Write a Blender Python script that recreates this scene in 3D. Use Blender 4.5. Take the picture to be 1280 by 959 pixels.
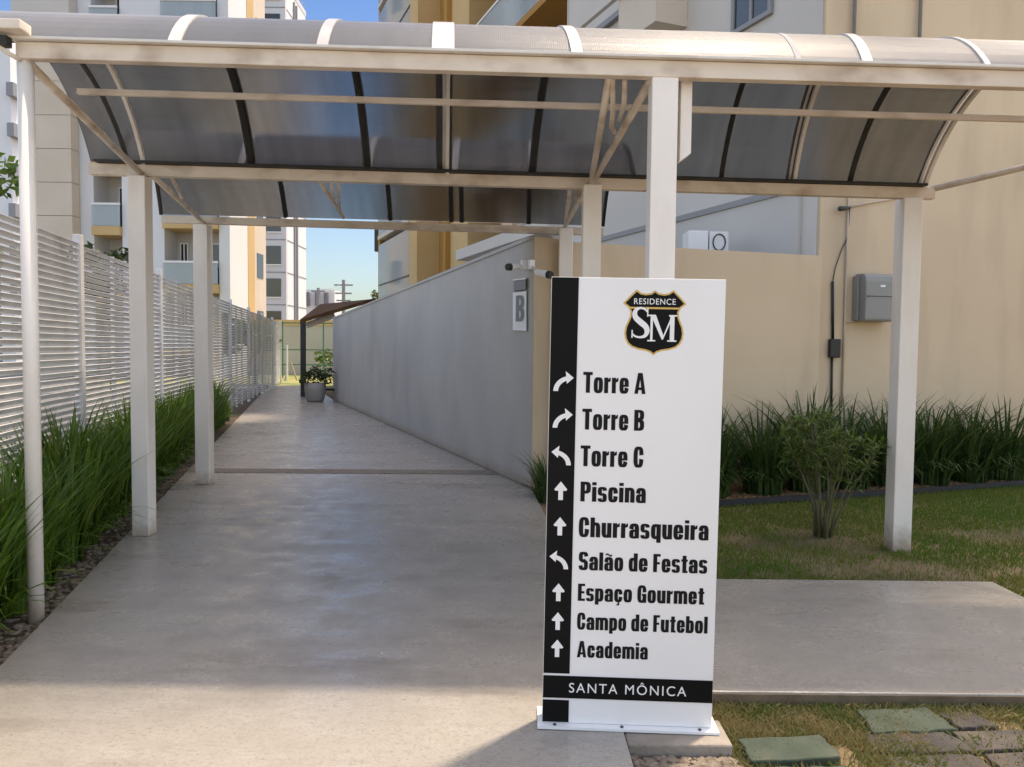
import bpy, bmesh, math, random
from mathutils import Vector, Matrix
random.seed(7)
R = math.radians
for o in list(bpy.data.objects): bpy.data.objects.remove(o)
SC = bpy.context.scene
COL = SC.collection

# ------------------------------------------------------------------ camera
FPX, ROLL, HOR = 960.0, 0.010, 434.0
PITCH = math.atan((479.5-HOR)/FPX)
CAMZ = 1.5
cam = bpy.data.cameras.new('camera'); cam.sensor_width = 36; cam.lens = 36*FPX/1280
cam.clip_start = .05; cam.clip_end = 5000
co = bpy.data.objects.new('camera', cam); COL.objects.link(co)
co.matrix_world = Matrix.Translation((0,0,CAMZ)) @ Matrix.Rotation(math.pi/2-PITCH,4,'X') @ Matrix.Rotation(ROLL,4,'Z')
SC.camera = co

# ------------------------------------------------------------------ sky, sun, exposure
SUN_EL, SUN_AZ = 70.0, 46.0          # azimuth clockwise from +Y
w = bpy.data.worlds.new('World'); SC.world = w; w.use_nodes = True
nt = w.node_tree; nt.nodes.clear()
sky = nt.nodes.new('ShaderNodeTexSky'); sky.sky_type = 'NISHITA'; sky.sun_disc = False
sky.sun_elevation = R(SUN_EL); sky.sun_rotation = R(SUN_AZ); sky.air_density = 1.0; sky.dust_density = 2.0; sky.ozone_density = 1.5
bg = nt.nodes.new('ShaderNodeBackground'); bg.inputs[1].default_value = .15
wo = nt.nodes.new('ShaderNodeOutputWorld')
tcw = nt.nodes.new('ShaderNodeTexCoord'); sep = nt.nodes.new('ShaderNodeSeparateXYZ'); nt.links.new(tcw.outputs['Generated'], sep.inputs[0])
mr = nt.nodes.new('ShaderNodeMapRange'); mr.inputs[1].default_value = 0.0; mr.inputs[2].default_value = .42; nt.links.new(sep.outputs[2], mr.inputs[0])
hz0 = nt.nodes.new('ShaderNodeMix'); hz0.data_type = 'RGBA'; hz0.inputs[6].default_value = (.42,.50,.56,1); hz0.inputs[7].default_value = (.17,.31,.52,1); nt.links.new(mr.outputs[0], hz0.inputs[0])
dt = nt.nodes.new('ShaderNodeVectorMath'); dt.operation = 'DOT_PRODUCT'; dt.inputs[1].default_value = (-.1,.96,.25); nt.links.new(tcw.outputs['Generated'], dt.inputs[0])
mr2 = nt.nodes.new('ShaderNodeMapRange'); mr2.interpolation_type = 'SMOOTHSTEP'; mr2.inputs[1].default_value = .55; mr2.inputs[2].default_value = .92; nt.links.new(dt.outputs['Value'], mr2.inputs[0])
hz = nt.nodes.new('ShaderNodeMix'); hz.data_type = 'RGBA'; hz.inputs[6].default_value = (1,1,1,1); nt.links.new(hz0.outputs[2], hz.inputs[7]); nt.links.new(mr2.outputs[0], hz.inputs[0])
mu = nt.nodes.new('ShaderNodeMix'); mu.data_type = 'RGBA'; mu.blend_type = 'MULTIPLY'; mu.inputs[0].default_value = 1; nt.links.new(sky.outputs[0], mu.inputs[6]); nt.links.new(hz.outputs[2], mu.inputs[7])
nt.links.new(mu.outputs[2], bg.inputs[0]); nt.links.new(bg.outputs[0], wo.inputs[0])
sl = bpy.data.lights.new('sun', 'SUN'); sl.energy = 2.0; sl.angle = R(3.0); sl.color = (1,.97,.925)
so = bpy.data.objects.new('sun', sl); COL.objects.link(so)
sd = Vector((math.sin(R(SUN_AZ))*math.cos(R(SUN_EL)), math.cos(R(SUN_AZ))*math.cos(R(SUN_EL)), math.sin(R(SUN_EL))))
so.rotation_euler = sd.to_track_quat('Z','Y').to_euler(); so.location = (20,5,30)
vs = SC.view_settings; vs.view_transform = 'Standard'; vs.look = 'None'; vs.exposure = 1.45; vs.use_white_balance = True; vs.white_balance_temperature = 8400; vs.white_balance_tint = 13; vs.gamma = 1; vs.use_curve_mapping = False
SC.render.engine = 'CYCLES'
SC.cycles.max_bounces = 10; SC.cycles.transparent_max_bounces = 16; SC.cycles.use_denoising = True

# ------------------------------------------------------------------ helpers
def ray(px, py):
    u = (px-640)/FPX; v = -(py-479.5)/FPX
    c, s = math.cos(ROLL), math.sin(ROLL)
    u, v = u*c-v*s, u*s+v*c
    return Vector((u, math.cos(PITCH)+v*math.sin(PITCH), v*math.cos(PITCH)-math.sin(PITCH)))
def at(px, py, Y):                       # surveyed point of the place: photo bearing at a measured depth
    d = ray(px, py); return Vector((0,0,CAMZ)) + d*(Y/d.y)
def gnd(px, py, z=0.0):
    d = ray(px, py); return Vector((0,0,CAMZ)) + d*((z-CAMZ)/d.z)

class MB:
    def __init__(s): s.v=[]; s.f=[]
    def poly(s, pts):
        b=len(s.v); s.v += [tuple(p) for p in pts]; s.f.append(tuple(range(b,b+len(pts)))); return s
    def hexa(s, p):                      # 8 points: bottom ring 0-3 (ccw from above), top ring 4-7
        b=len(s.v); s.v += [tuple(q) for q in p]
        for f in ((3,2,1,0),(4,5,6,7),(0,1,5,4),(1,2,6,5),(2,3,7,6),(3,0,4,7)): s.f.append(tuple(b+i for i in f))
        return s
    def box(s, c, d, rz=0, M=None):
        x,y,z = d[0]/2,d[1]/2,d[2]/2
        pts=[Vector(q) for q in ((-x,-y,-z),(x,-y,-z),(x,y,-z),(-x,y,-z),(-x,-y,z),(x,-y,z),(x,y,z),(-x,y,z))]
        m = Matrix.Translation(c) @ (M if M else Matrix.Rotation(rz,4,'Z'))
        return s.hexa([m@q for q in pts])
    def bar(s, a, b, w, h):              # rectangular bar from a to b
        a=Vector(a); b=Vector(b); d=(b-a)
        t=d.normalized(); up=Vector((0,0,1))
        if abs(t.z)>.95: up=Vector((0,1,0))
        r=t.cross(up).normalized(); u=r.cross(t).normalized()
        r*=w/2; u*=h/2
        return s.hexa([a-r-u, a+r-u, b+r-u, b-r-u, a-r+u, a+r+u, b+r+u, b-r+u])
    def tube(s, pts, r, n=10, cap=True):
        pts=[Vector(p) for p in pts]; b=len(s.v); m=len(pts)
        rr = r if isinstance(r,(list,tuple)) else [r]*m
        prev=None
        for i,p in enumerate(pts):
            t=(pts[min(i+1,m-1)]-pts[max(i-1,0)]).normalized()
            if prev is None:
                up=Vector((0,0,1)) if abs(t.z)<.9 else Vector((1,0,0)); x=t.cross(up).normalized()
            else: x=(prev-t*prev.dot(t)).normalized()
            prev=x; y=t.cross(x)
            for k in range(n):
                a=2*math.pi*k/n; s.v.append(tuple(p+(x*math.cos(a)+y*math.sin(a))*rr[i]))
        for i in range(m-1):
            for k in range(n):
                k2=(k+1)%n; s.f.append((b+i*n+k,b+(i+1)*n+k,b+(i+1)*n+k2,b+i*n+k2))
        if cap:
            s.f.append(tuple(b+k for k in range(n))); s.f.append(tuple(b+(m-1)*n+k for k in reversed(range(n))))
        return s
    def lathe(s, c, prof, n=24):
        b=len(s.v); c=Vector(c)
        for r,z in prof:
            for k in range(n):
                a=2*math.pi*k/n; s.v.append((c.x+r*math.cos(a),c.y+r*math.sin(a),c.z+z))
        for i in range(len(prof)-1):
            for k in range(n):
                k2=(k+1)%n; s.f.append((b+i*n+k,b+i*n+k2,b+(i+1)*n+k2,b+(i+1)*n+k))
        s.f.append(tuple(b+k for k in reversed(range(n)))); e=b+(len(prof)-1)*n; s.f.append(tuple(e+k for k in range(n)))
        return s
    def prism(s, pts, z0, z1):           # plan polygon extruded
        b=len(s.v); n=len(pts)
        s.v += [(p[0],p[1],z0) for p in pts]+[(p[0],p[1],z1) for p in pts]
        s.f.append(tuple(b+i for i in reversed(range(n)))); s.f.append(tuple(b+n+i for i in range(n)))
        for i in range(n):
            j=(i+1)%n; s.f.append((b+i,b+j,b+n+j,b+n+i))
        return s
    def build(s, name, mat, parent=None, bevel=0, smooth=False, recalc=True):
        me=bpy.data.meshes.new(name); me.from_pydata(s.v,[],s.f)
        if recalc:
            bm=bmesh.new(); bm.from_mesh(me); bmesh.ops.recalc_face_normals(bm,faces=bm.faces[:]); bm.to_mesh(me); bm.free()
        me.materials.append(mat)
        o=bpy.data.objects.new(name,me); COL.objects.link(o)
        if parent: o.parent=parent; o.matrix_parent_inverse=parent.matrix_basis.inverted()
        if smooth:
            for p in me.polygons: p.use_smooth=True
        if bevel:
            m=o.modifiers.new('bevel','BEVEL'); m.width=bevel; m.segments=2; m.limit_method='ANGLE'; m.angle_limit=R(35)
        return o

def tag(o, label=None, cat=None, group=None, kind=None):
    if label: o['label']=label
    if cat: o['category']=cat
    if group: o['group']=group
    if kind: o['kind']=kind
    return o
def empty(name, loc, label, cat, group=None, rz=0):
    o=bpy.data.objects.new(name,None); COL.objects.link(o); o.location=loc; o.rotation_euler=(0,0,rz)
    o.empty_display_size=.1
    return tag(o,label,cat,group)
def struct(o): o['kind']='structure'; return o

# ------------------------------------------------------------------ materials
def mat(name, c1, c2=None, scale=4, rough=.6, bump=0, bscale=40, metal=0, stretch=(1,1,1), dirt=None, dirt_amt=.3, dscale=2, dstretch=(1,1,1), spec=.5, detail=6, coat=0):
    m=bpy.data.materials.new(name); m.use_nodes=True
    n=m.node_tree.nodes; L=m.node_tree.links; b=n['Principled BSDF']
    b.inputs['Roughness'].default_value=rough; b.inputs['Metallic'].default_value=metal
    b.inputs['Specular IOR Level'].default_value=spec
    tc=n.new('ShaderNodeTexCoord')
    def noise(sc,st,det=detail):
        mp=n.new('ShaderNodeMapping'); mp.inputs['Scale'].default_value=st; L.new(tc.outputs['Object'],mp.inputs[0])
        t=n.new('ShaderNodeTexNoise'); t.inputs['Scale'].default_value=sc; t.inputs['Detail'].default_value=det
        L.new(mp.outputs[0],t.inputs[0]); return t
    def ramp(src,lo,hi):
        r=n.new('ShaderNodeMapRange'); r.inputs[1].default_value=lo; r.inputs[2].default_value=hi; L.new(src,r.inputs[0]); return r.outputs[0]
    col=None
    mix=n.new('ShaderNodeMix'); mix.data_type='RGBA'
    mix.inputs[6].default_value=(*c1,1); mix.inputs[7].default_value=(*(c2 or c1),1)
    t=noise(scale,stretch); L.new(ramp(t.outputs[0],.32,.68),mix.inputs[0]); col=mix.outputs[2]
    if dirt:
        m2=n.new('ShaderNodeMix'); m2.data_type='RGBA'; L.new(col,m2.inputs[6]); m2.inputs[7].default_value=(*dirt,1)
        t2=noise(dscale,dstretch,8)
        r2=n.new('ShaderNodeMapRange'); r2.inputs[1].default_value=.5; r2.inputs[2].default_value=.78; r2.inputs[4].default_value=dirt_amt; L.new(t2.outputs[0],r2.inputs[0])
        L.new(r2.outputs[0],m2.inputs[0]); col=m2.outputs[2]
    L.new(col,b.inputs['Base Color'])
    if bump:
        t3=noise(bscale,(1,1,1)); bp=n.new('ShaderNodeBump'); bp.inputs['Strength'].default_value=bump; bp.inputs['Distance'].default_value=.01
        L.new(t3.outputs[0],bp.inputs['Height']); L.new(bp.outputs[0],b.inputs['Normal'])
    return m

M={}
M['white_paint']=mat('white_paint',(.74,.70,.65),(.66,.61,.55),3,.45,.05,60,dirt=(.34,.26,.18),dirt_amt=.45,dscale=5,dstretch=(1,1,.35))
M['cream_steel']=mat('cream_steel',(.76,.66,.55),(.66,.55,.44),4,.5,.05,80,dirt=(.26,.15,.08),dirt_amt=.85,dscale=5,dstretch=(.6,1,1))
M['post_white']=mat('post_white',(.87,.81,.75),(.82,.755,.69),2,.4,.04,60,dirt=(.45,.36,.28),dirt_amt=.3,dscale=4,dstretch=(1,1,.3))
def foot_stain(m,h):
    n=m.node_tree.nodes; L=m.node_tree.links; b=n['Principled BSDF']; src=b.inputs['Base Color'].links[0].from_socket
    tc=n.new('ShaderNodeNewGeometry'); sp=n.new('ShaderNodeSeparateXYZ'); L.new(tc.outputs['Position'],sp.inputs[0])
    ns=n.new('ShaderNodeTexNoise'); ns.inputs['Scale'].default_value=14; ns.inputs['Detail'].default_value=6; L.new(tc.outputs['Position'],ns.inputs[0])
    ad=n.new('ShaderNodeMath'); ad.operation='MULTIPLY_ADD'; L.new(ns.outputs[0],ad.inputs[0]); ad.inputs[1].default_value=-h*1.5; L.new(sp.outputs[2],ad.inputs[2])
    r=n.new('ShaderNodeMapRange'); r.inputs[1].default_value=-h; r.inputs[2].default_value=h*.35; r.inputs[3].default_value=.75; r.inputs[4].default_value=0; L.new(ad.outputs[0],r.inputs[0])
    mx=n.new('ShaderNodeMix'); mx.data_type='RGBA'; L.new(r.outputs[0],mx.inputs[0]); L.new(src,mx.inputs[6]); mx.inputs[7].default_value=(.30,.20,.12,1); L.new(mx.outputs[2],b.inputs['Base Color'])
M['slat_white']=mat('slat_white',(.74,.74,.75),(.66,.655,.66),3,.45,0,dirt=(.35,.28,.22),dirt_amt=.4,dscale=4)
M['black_trim_shade']=mat('black_trim_shade',(.012,.011,.010),(.02,.018,.015),8,.6)  # black trim; also paints in the shade under the roof joints
M['beige_render']=mat('beige_render',(.66,.52,.36),(.61,.475,.325),.8,.85,.12,90,dirt=(.40,.31,.215),dirt_amt=.5,dscale=1.6,dstretch=(1.6,1.6,.3))
M['gray_render']=mat('gray_render',(.48,.45,.42),(.41,.385,.36),1.0,.85,.15,70,stretch=(1,1,.5),dirt=(.2,.19,.185),dirt_amt=.4,dscale=.9,dstretch=(1,1,.6))
M['pale_render']=mat('pale_render',(.60,.56,.52),(.54,.50,.46),.5,.85,.05,60)
M['bluewhite_render']=mat('bluewhite_render',(.74,.74,.75),(.69,.69,.70),.3,.8)
M['plinth']=mat('plinth_paint',(.56,.53,.50),(.51,.48,.45),.5,.85)
M['cream_panel']=mat('cream_panel',(.66,.57,.47),(.60,.51,.41),.6,.8)
M['ochre']=mat('ochre',(.44,.22,.045),(.38,.185,.035),.5,.8)
M['ochre_light']=mat('ochre_light',(.62,.42,.20),(.56,.37,.17),.5,.8)
M['soil']=mat('soil',(.10,.065,.04),(.05,.033,.022),14,.95,.9,40)
M['frame_white']=mat('frame_white',(.78,.78,.78),None,1,.4)
M['dark_metal']=mat('dark_metal',(.03,.03,.032),(.05,.045,.04),6,.5)
M['brown_wood']=mat('brown_wood',(.12,.055,.022),(.07,.032,.013),3,.7,.2,30,stretch=(1,6,1),spec=.1)
M['sign_white']=mat('sign_white',(.82,.805,.80),(.80,.785,.78),1.2,.32,0,dirt=(.62,.58,.54),dirt_amt=.15,dscale=2,coat=0)
M['sign_black']=mat('sign_black',(.0045,.0045,.005),(.007,.0065,.0065),2,.5,spec=.12)
M['letter_black']=mat('letter_black',(.007,.006,.007),None,1,.6,spec=.2)
M['letter_white']=mat('letter_white',(.8,.79,.79),None,1,.45)
M['gold']=mat('gold',(.62,.40,.12),(.55,.34,.09),20,.35,metal=.3)
M['plastic_gray']=mat('plastic_gray',(.27,.27,.255),(.24,.245,.23),2,.45,.03,120)
M['plastic_white']=mat('plastic_white',(.85,.85,.86),(.8,.8,.8),3,.35)
M['plate_gray']=mat('plate_gray',(.17,.17,.18),None,3,.45)
M['pvc_cream']=mat('pvc_cream',(.55,.46,.36),(.48,.39,.3),5,.5)
M['cable_black']=mat('cable_black',(.015,.015,.016),None,4,.5)
M['concrete_raw']=mat('concrete_raw',(.36,.31,.26),(.24,.20,.165),6,.9,.5,50,dirt=(.12,.10,.08),dirt_amt=.6,dscale=5)
M['far_concrete']=mat('far_concrete',(.52,.50,.44),(.46,.44,.38),.5,.85)
M['green_post']=mat('green_post',(.05,.18,.10),None,2,.5)
M['pot']=mat('pot',(.40,.37,.34),(.33,.30,.27),3,.7,.1,40)
M['stem']=mat('stem',(.16,.13,.08),(.09,.10,.04),12,.8,.3,60)
M['wire_gray']=mat('wire_gray',(.25,.25,.26),None,2,.5)

def glass_dark(name, c, rough=.08):
    return mat(name, c, tuple(x*.7 for x in c), .4, rough, spec=.8)
M['pane']=glass_dark('window_glass',(.035,.05,.075))
M['pane_dark']=glass_dark('dark_glass',(.012,.013,.016))
def clear_glass():
    m=bpy.data.materials.new('balcony_glass'); m.use_nodes=True; n=m.node_tree.nodes; L=m.node_tree.links
    b=n['Principled BSDF']; b.inputs['Base Color'].default_value=(.55,.62,.66,1); b.inputs['Roughness'].default_value=.06
    t=n.new('ShaderNodeBsdfTransparent'); t.inputs[0].default_value=(.8,.86,.88,1); mx=n.new('ShaderNodeMixShader'); mx.inputs[0].default_value=.5
    L.new(t.outputs[0],mx.inputs[1]); L.new(b.outputs[0],mx.inputs[2]); L.new(mx.outputs[0],n['Material Output'].inputs[0]); return m
M['balcony_glass']=clear_glass()

def polycarb(name, dcol, dmix, tint, grough):
    # smoked twin-wall polycarbonate: bronze tint, fine flutes along the arch; the outer skin is painted paler for sun and sky light
    m=bpy.data.materials.new(name); m.use_nodes=True; n=m.node_tree.nodes; L=m.node_tree.links
    n.remove(n['Principled BSDF']); out=n['Material Output']
    tc=n.new('ShaderNodeTexCoord')
    wv=n.new('ShaderNodeTexWave'); wv.wave_type='BANDS'; wv.bands_direction='X'; wv.inputs['Scale'].default_value=28; wv.inputs['Distortion'].default_value=.3
    L.new(tc.outputs['Object'],wv.inputs[0])
    bp=n.new('ShaderNodeBump'); bp.inputs['Strength'].default_value=.12; bp.inputs['Distance'].default_value=.004; L.new(wv.outputs[0],bp.inputs['Height'])
    mp=n.new('ShaderNodeMapping'); mp.inputs['Scale'].default_value=(5,.5,.5); L.new(tc.outputs['Object'],mp.inputs[0])
    ns=n.new('ShaderNodeTexNoise'); ns.inputs['Scale'].default_value=2.2; ns.inputs['Detail'].default_value=8; L.new(mp.outputs[0],ns.inputs[0])
    cm=n.new('ShaderNodeMix'); cm.data_type='RGBA'; cm.inputs[6].default_value=(*[c*.72 for c in tint],1); cm.inputs[7].default_value=(*tint,1); L.new(ns.outputs[0],cm.inputs[0])
    rf=n.new('ShaderNodeBsdfRefraction'); rf.inputs['IOR'].default_value=1.2; rf.inputs['Roughness'].default_value=.24
    L.new(cm.outputs[2],rf.inputs[0]); L.new(bp.outputs[0],rf.inputs['Normal'])
    gl=n.new('ShaderNodeBsdfGlossy'); gl.inputs['Roughness'].default_value=grough; gl.inputs[0].default_value=(.5,.5,.51,1); L.new(bp.outputs[0],gl.inputs['Normal'])
    dc=n.new('ShaderNodeMix'); dc.data_type='RGBA'; dc.inputs[6].default_value=(*[c*.75 for c in dcol],1); dc.inputs[7].default_value=(*dcol,1); L.new(ns.outputs[0],dc.inputs[0])
    df=n.new('ShaderNodeBsdfDiffuse'); L.new(dc.outputs[2],df.inputs[0])
    lw=n.new('ShaderNodeFresnel'); lw.inputs[0].default_value=1.4
    m1=n.new('ShaderNodeMixShader'); m1.inputs[0].default_value=dmix; L.new(rf.outputs[0],m1.inputs[1]); L.new(df.outputs[0],m1.inputs[2])
    m2=n.new('ShaderNodeMixShader'); L.new(lw.outputs[0],m2.inputs[0]); L.new(m1.outputs[0],m2.inputs[1]); L.new(gl.outputs[0],m2.inputs[2])
    L.new(m2.outputs[0],out.inputs[0]); return m
M['polycarb']=polycarb('smoked_polycarbonate',(.06,.05,.042),.06,(.72,.725,.74),.22)
M['polycarb_lit']=polycarb('sunlit_polycarbonate',(.46,.465,.47),.36,(.74,.73,.71),.42)


def leaf(name, c1, c2, trans=.35, scale=3, rough=.45, dry=.5, dcol=(.20,.22,.04)):
    m=bpy.data.materials.new(name); m.use_nodes=True; n=m.node_tree.nodes; L=m.node_tree.links
    b=n['Principled BSDF']; b.inputs['Roughness'].default_value=rough
    tc=n.new('ShaderNodeTexCoord'); t=n.new('ShaderNodeTexNoise'); t.inputs['Scale'].default_value=scale; t.inputs['Detail'].default_value=4; L.new(tc.outputs['Object'],t.inputs[0])
    r=n.new('ShaderNodeMapRange'); r.inputs[1].default_value=.3; r.inputs[2].default_value=.7; L.new(t.outputs[0],r.inputs[0])
    mx=n.new('ShaderNodeMix'); mx.data_type='RGBA'; mx.inputs[6].default_value=(*c1,1); mx.inputs[7].default_value=(*c2,1); L.new(r.outputs[0],mx.inputs[0])
    ge=n.new('ShaderNodeNewGeometry'); r3=n.new('ShaderNodeMapRange'); r3.inputs[1].default_value=.72; r3.inputs[2].default_value=1.0; r3.inputs[4].default_value=dry; L.new(ge.outputs['Random Per Island'],r3.inputs[0])
    m3=n.new('ShaderNodeMix'); m3.data_type='RGBA'; L.new(r3.outputs[0],m3.inputs[0]); L.new(mx.outputs[2],m3.inputs[6]); m3.inputs[7].default_value=(*dcol,1); mx=m3
    L.new(mx.outputs[2],b.inputs['Base Color'])
    tr=n.new('ShaderNodeBsdfTranslucent'); L.new(mx.outputs[2],tr.inputs[0]); ms=n.new('ShaderNodeMixShader'); ms.inputs[0].default_value=trans
    L.new(b.outputs[0],ms.inputs[1]); L.new(tr.outputs[0],ms.inputs[2]); L.new(ms.outputs[0],n['Material Output'].inputs[0]); return m
M['blade']=leaf('strap_leaf',(.034,.09,.008),(.115,.22,.02),.35,9,dry=.75,dcol=(.24,.27,.045))
M['blade_dark']=leaf('strap_leaf_dark',(.022,.06,.014),(.06,.115,.024),.3,9,dry=.5,dcol=(.15,.19,.05))
M['bush']=leaf('bush_leaf',(.06,.12,.02),(.13,.19,.04),.35,20)
M['tree_leaf']=leaf('tree_leaf',(.05,.11,.015),(.10,.17,.03),.4,4)
M['far_leaf']=leaf('far_leaf',(.05,.10,.02),(.12,.17,.04),.3,2)
M['pot_leaf']=leaf('pot_leaf',(.02,.04,.012),(.04,.07,.02),.2,10)
M['turf']=leaf('turf_blade',(.072,.185,.006),(.16,.185,.025),.35,.9,.6,dry=.4,dcol=(.30,.24,.09))
M['dry_turf']=leaf('dry_turf_blade',(.09,.16,.02),(.40,.30,.14),.3,4,.7,dry=.8,dcol=(.55,.42,.22))

def concrete_path():
    m=bpy.data.materials.new('broomed_concrete'); m.use_nodes=True; n=m.node_tree.nodes; L=m.node_tree.links; b=n['Principled BSDF']
    tc=n.new('ShaderNodeTexCoord')
    def noise(sc,st,det=8,rg=.6):
        mp=n.new('ShaderNodeMapping'); mp.inputs['Scale'].default_value=st; L.new(tc.outputs['Object'],mp.inputs[0])
        t=n.new('ShaderNodeTexNoise'); t.inputs['Scale'].default_value=sc; t.inputs['Detail'].default_value=det; t.inputs['Roughness'].default_value=rg; L.new(mp.outputs[0],t.inputs[0]); return t.outputs[0]
    def rng(s,a,bb,c=0,d=1):
        r=n.new('ShaderNodeMapRange'); r.inputs[1].default_value=a; r.inputs[2].default_value=bb; r.inputs[3].default_value=c; r.inputs[4].default_value=d; L.new(s,r.inputs[0]); return r.outputs[0]
    def mixc(f,a,bc):
        x=n.new('ShaderNodeMix'); x.data_type='RGBA'; L.new(f,x.inputs[0])
        if isinstance(a,tuple): x.inputs[6].default_value=(*a,1)
        else: L.new(a,x.inputs[6])
        x.inputs[7].default_value=(*bc,1); return x.outputs[2]
    broad=noise(.55,(1,1,1),6); mott=noise(3.2,(1,1.25,1),9,.68); smear=noise(1.0,(.55,1.9,1),10,.72); streak=noise(2.6,(.45,3.2,1),8); fine=noise(75,(1,1,1),4); grit=noise(210,(1,1,1),2)
    c=mixc(rng(broad,.32,.68),(.30,.275,.243),(.39,.36,.32))
    c=mixc(rng(mott,.42,.72,0,.55),c,(.205,.182,.158))
    c=mixc(rng(smear,.53,.70,0,.75),c,(.15,.118,.09))
    c=mixc(rng(streak,.56,.78,0,.35),c,(.17,.15,.13))
    med=noise(24,(1,1.3,1),6,.7)
    c=mixc(rng(med,.5,.72,0,.5),c,(.19,.168,.146))
    c=mixc(rng(fine,.52,.72,0,.6),c,(.13,.115,.10))
    c=mixc(rng(grit,.62,.72,0,.4),c,(.42,.39,.35))
    L.new(c,b.inputs['Base Color'])
    L.new(rng(mott,.35,.7,.19,.52),b.inputs['Roughness']); b.inputs['Specular IOR Level'].default_value=.8
    ad=n.new('ShaderNodeMath'); ad.operation='MULTIPLY_ADD'; L.new(fine,ad.inputs[0]); ad.inputs[1].default_value=.45; L.new(mott,ad.inputs[2])
    bp=n.new('ShaderNodeBump'); bp.inputs['Strength'].default_value=.3; bp.inputs['Distance'].default_value=.008; L.new(ad.outputs[0],bp.inputs['Height']); L.new(bp.outputs[0],b.inputs['Normal'])
    return m
M['path']=concrete_path()

foot_stain(M['post_white'],.14); foot_stain(M['beige_render'],.25); foot_stain(M['gray_render'],.12)
# ------------------------------------------------------------------ ground
def sheet(name, pts, z, m):
    mb=MB(); mb.poly([(p[0],p[1],z) for p in pts]); return struct(mb.build(name,m))
M['lawn_soil']=mat('lawn_soil',(.10,.075,.04),(.22,.155,.085),1.6,.95,.8,60,dirt=(.24,.18,.10),dirt_amt=.6,dscale=2.5)
sheet('ground',[(-900,-60),(900,-60),(900,1500),(-900,1500)],-.075,M['lawn_soil'])
M['bounce_paving']=mat('bounce_paving',(.50,.46,.41),(.44,.40,.35),1.5,.85,.2,60)
sheet('bounce_paving',[(-40,-45),(40,-45),(40,-3.6),(-40,-3.6)],-.07,M['bounce_paving'])  # unseen pale paving added behind the camera to bounce sunlight forward
# main path: left edge, then wall side, then walkway corner
PL=lambda y: -2.36-.2655*(y-3.5)          # left edge of the path
path_pts=[(PL(-4),-4),(.45,-4),(.45,2.93),(.45,3.31),(.45,4.97),(.21,8.14),(-4.92,21.08),(-7.4,28.5),(PL(28.5),28.5)]
pp=MB().prism(path_pts,-.10,0)
pth=struct(pp.build('concrete_path',M['path']))
wk=MB().prism([(.454,3.31),(3.16,3.31),(3.16,4.97),(.454,4.97)],-.10,-.003)
struct(wk.build('side_walkway',M['path'],bevel=.006))
M['stained']=mat('stained_concrete',(.20,.145,.095),(.12,.085,.055),6,.95,.5,50,dirt=(.07,.06,.035),dirt_amt=.6,dscale=5)
struct(MB().box((2.05,3.303,-.06),(2.36,.008,.10)).build('walkway_edge',M['stained']))
sheet('gravel_bed',[(.46,2.2),(.87,2.2),(.87,2.848),(.46,2.848)],-.05,M['soil'])
# joint strip across the path
jt=MB().poly([(PL(8.9)+.02,8.9,.004),(-.13,8.98,.004),(-.25,9.28,.004),(PL(9.2)+.02,9.2,.004)])
M['joint']=mat('joint',(.22,.19,.16),(.14,.12,.10),9,.9,.4,60,stretch=(1,3,1))
struct(jt.build('path_joint',M['joint']))
# planting strip soil under the fence, and mulch bed in front of the beige wall
FX=lambda y: -3.88-.2145*(y-5.85)         # fence line
mb=MB(); mb.poly([(PL(-3)-.002,-3,-.03),(PL(29)-.002,29,-.03),(FX(29)-.6,29,-.03),(FX(-3)-.3,-3,-.03)]); struct(mb.build('planting_strip',M['soil']))
M['mulch']=mat('mulch',(.30,.19,.09),(.17,.10,.05),18,.95,.9,50)
mb=MB(); mb.poly([(.3,6.98,-.06),(2.08,7.58,-.06),(6.01,8.94,-.06),(9,9.9,-.06),(9,11,-.06),(.2,8.3,-.06),(.25,8.1,-.06)]); struct(mb.build('mulch_bed',M['mulch']))
mb=MB(); mb.poly([(-120,-20,-.068),(FX(-20)-.62,-20,-.068),(FX(60)-.62,60,-.068),(-120,60,-.068)])
M['asphalt']=mat('asphalt',(.16,.155,.15),(.12,.12,.12),2,.9,.3,90); struct(mb.build('driveway',M['asphalt']))

# pebbles / mulch chips in the planting strip and beside the sign: loose ground cover
def chips(name, spots, m, smin, smax):
    mb=MB()
    for (x,y,z) in spots:
        s=random.uniform(smin,smax); a=random.uniform(0,6.28)
        pr=[(s*.6,0),(s,s*.25),(s*.75,s*.6),(s*.2,s*.75)]
        b=len(mb.v)
        mb.lathe((x,y,z-.002),pr,6)
        for i in range(b,len(mb.v)):
            vx,vy,vz=mb.v[i]; dx,dy=vx-x,vy-y; dx*=1.5
            mb.v[i]=(x+dx*math.cos(a)-dy*math.sin(a)+random.uniform(-.1,.1)*s,y+dx*math.sin(a)+dy*math.cos(a)+random.uniform(-.1,.1)*s,vz)
    o=mb.build(name,m,smooth=True); o['kind']='stuff'; return o
M['pebble']=mat('pebble',(.26,.21,.16),(.10,.07,.05),30,.85)
sp=[]
for i in range(1500):
    y=2.6+random.random()**1.5*9; sp.append((PL(y)-abs(random.gauss(0,.16))-.01,y,-.03))
tag(chips('strip_pebbles',sp,M['pebble'],.008,.022),'small brown pebbles and bark in the strip beside the path','pebbles')
sp=[(random.uniform(.47,.86),random.uniform(2.45,2.835),-.05) for i in range(900)]
tag(chips('sign_pebbles',sp,M['pebble'],.007,.019),'pale pebbles in front of the footing of the sign','pebbles')
sp=[(random.uniform(.33,.52),random.uniform(5.2,8.0),-.07) for i in range(500)]
sp+=[]
for i in range(1800):
    t=random.random(); x=.4+t*6.2; sp.append((x,7.0+.345*(x-.3)+random.random()*.55,-.06))
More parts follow.
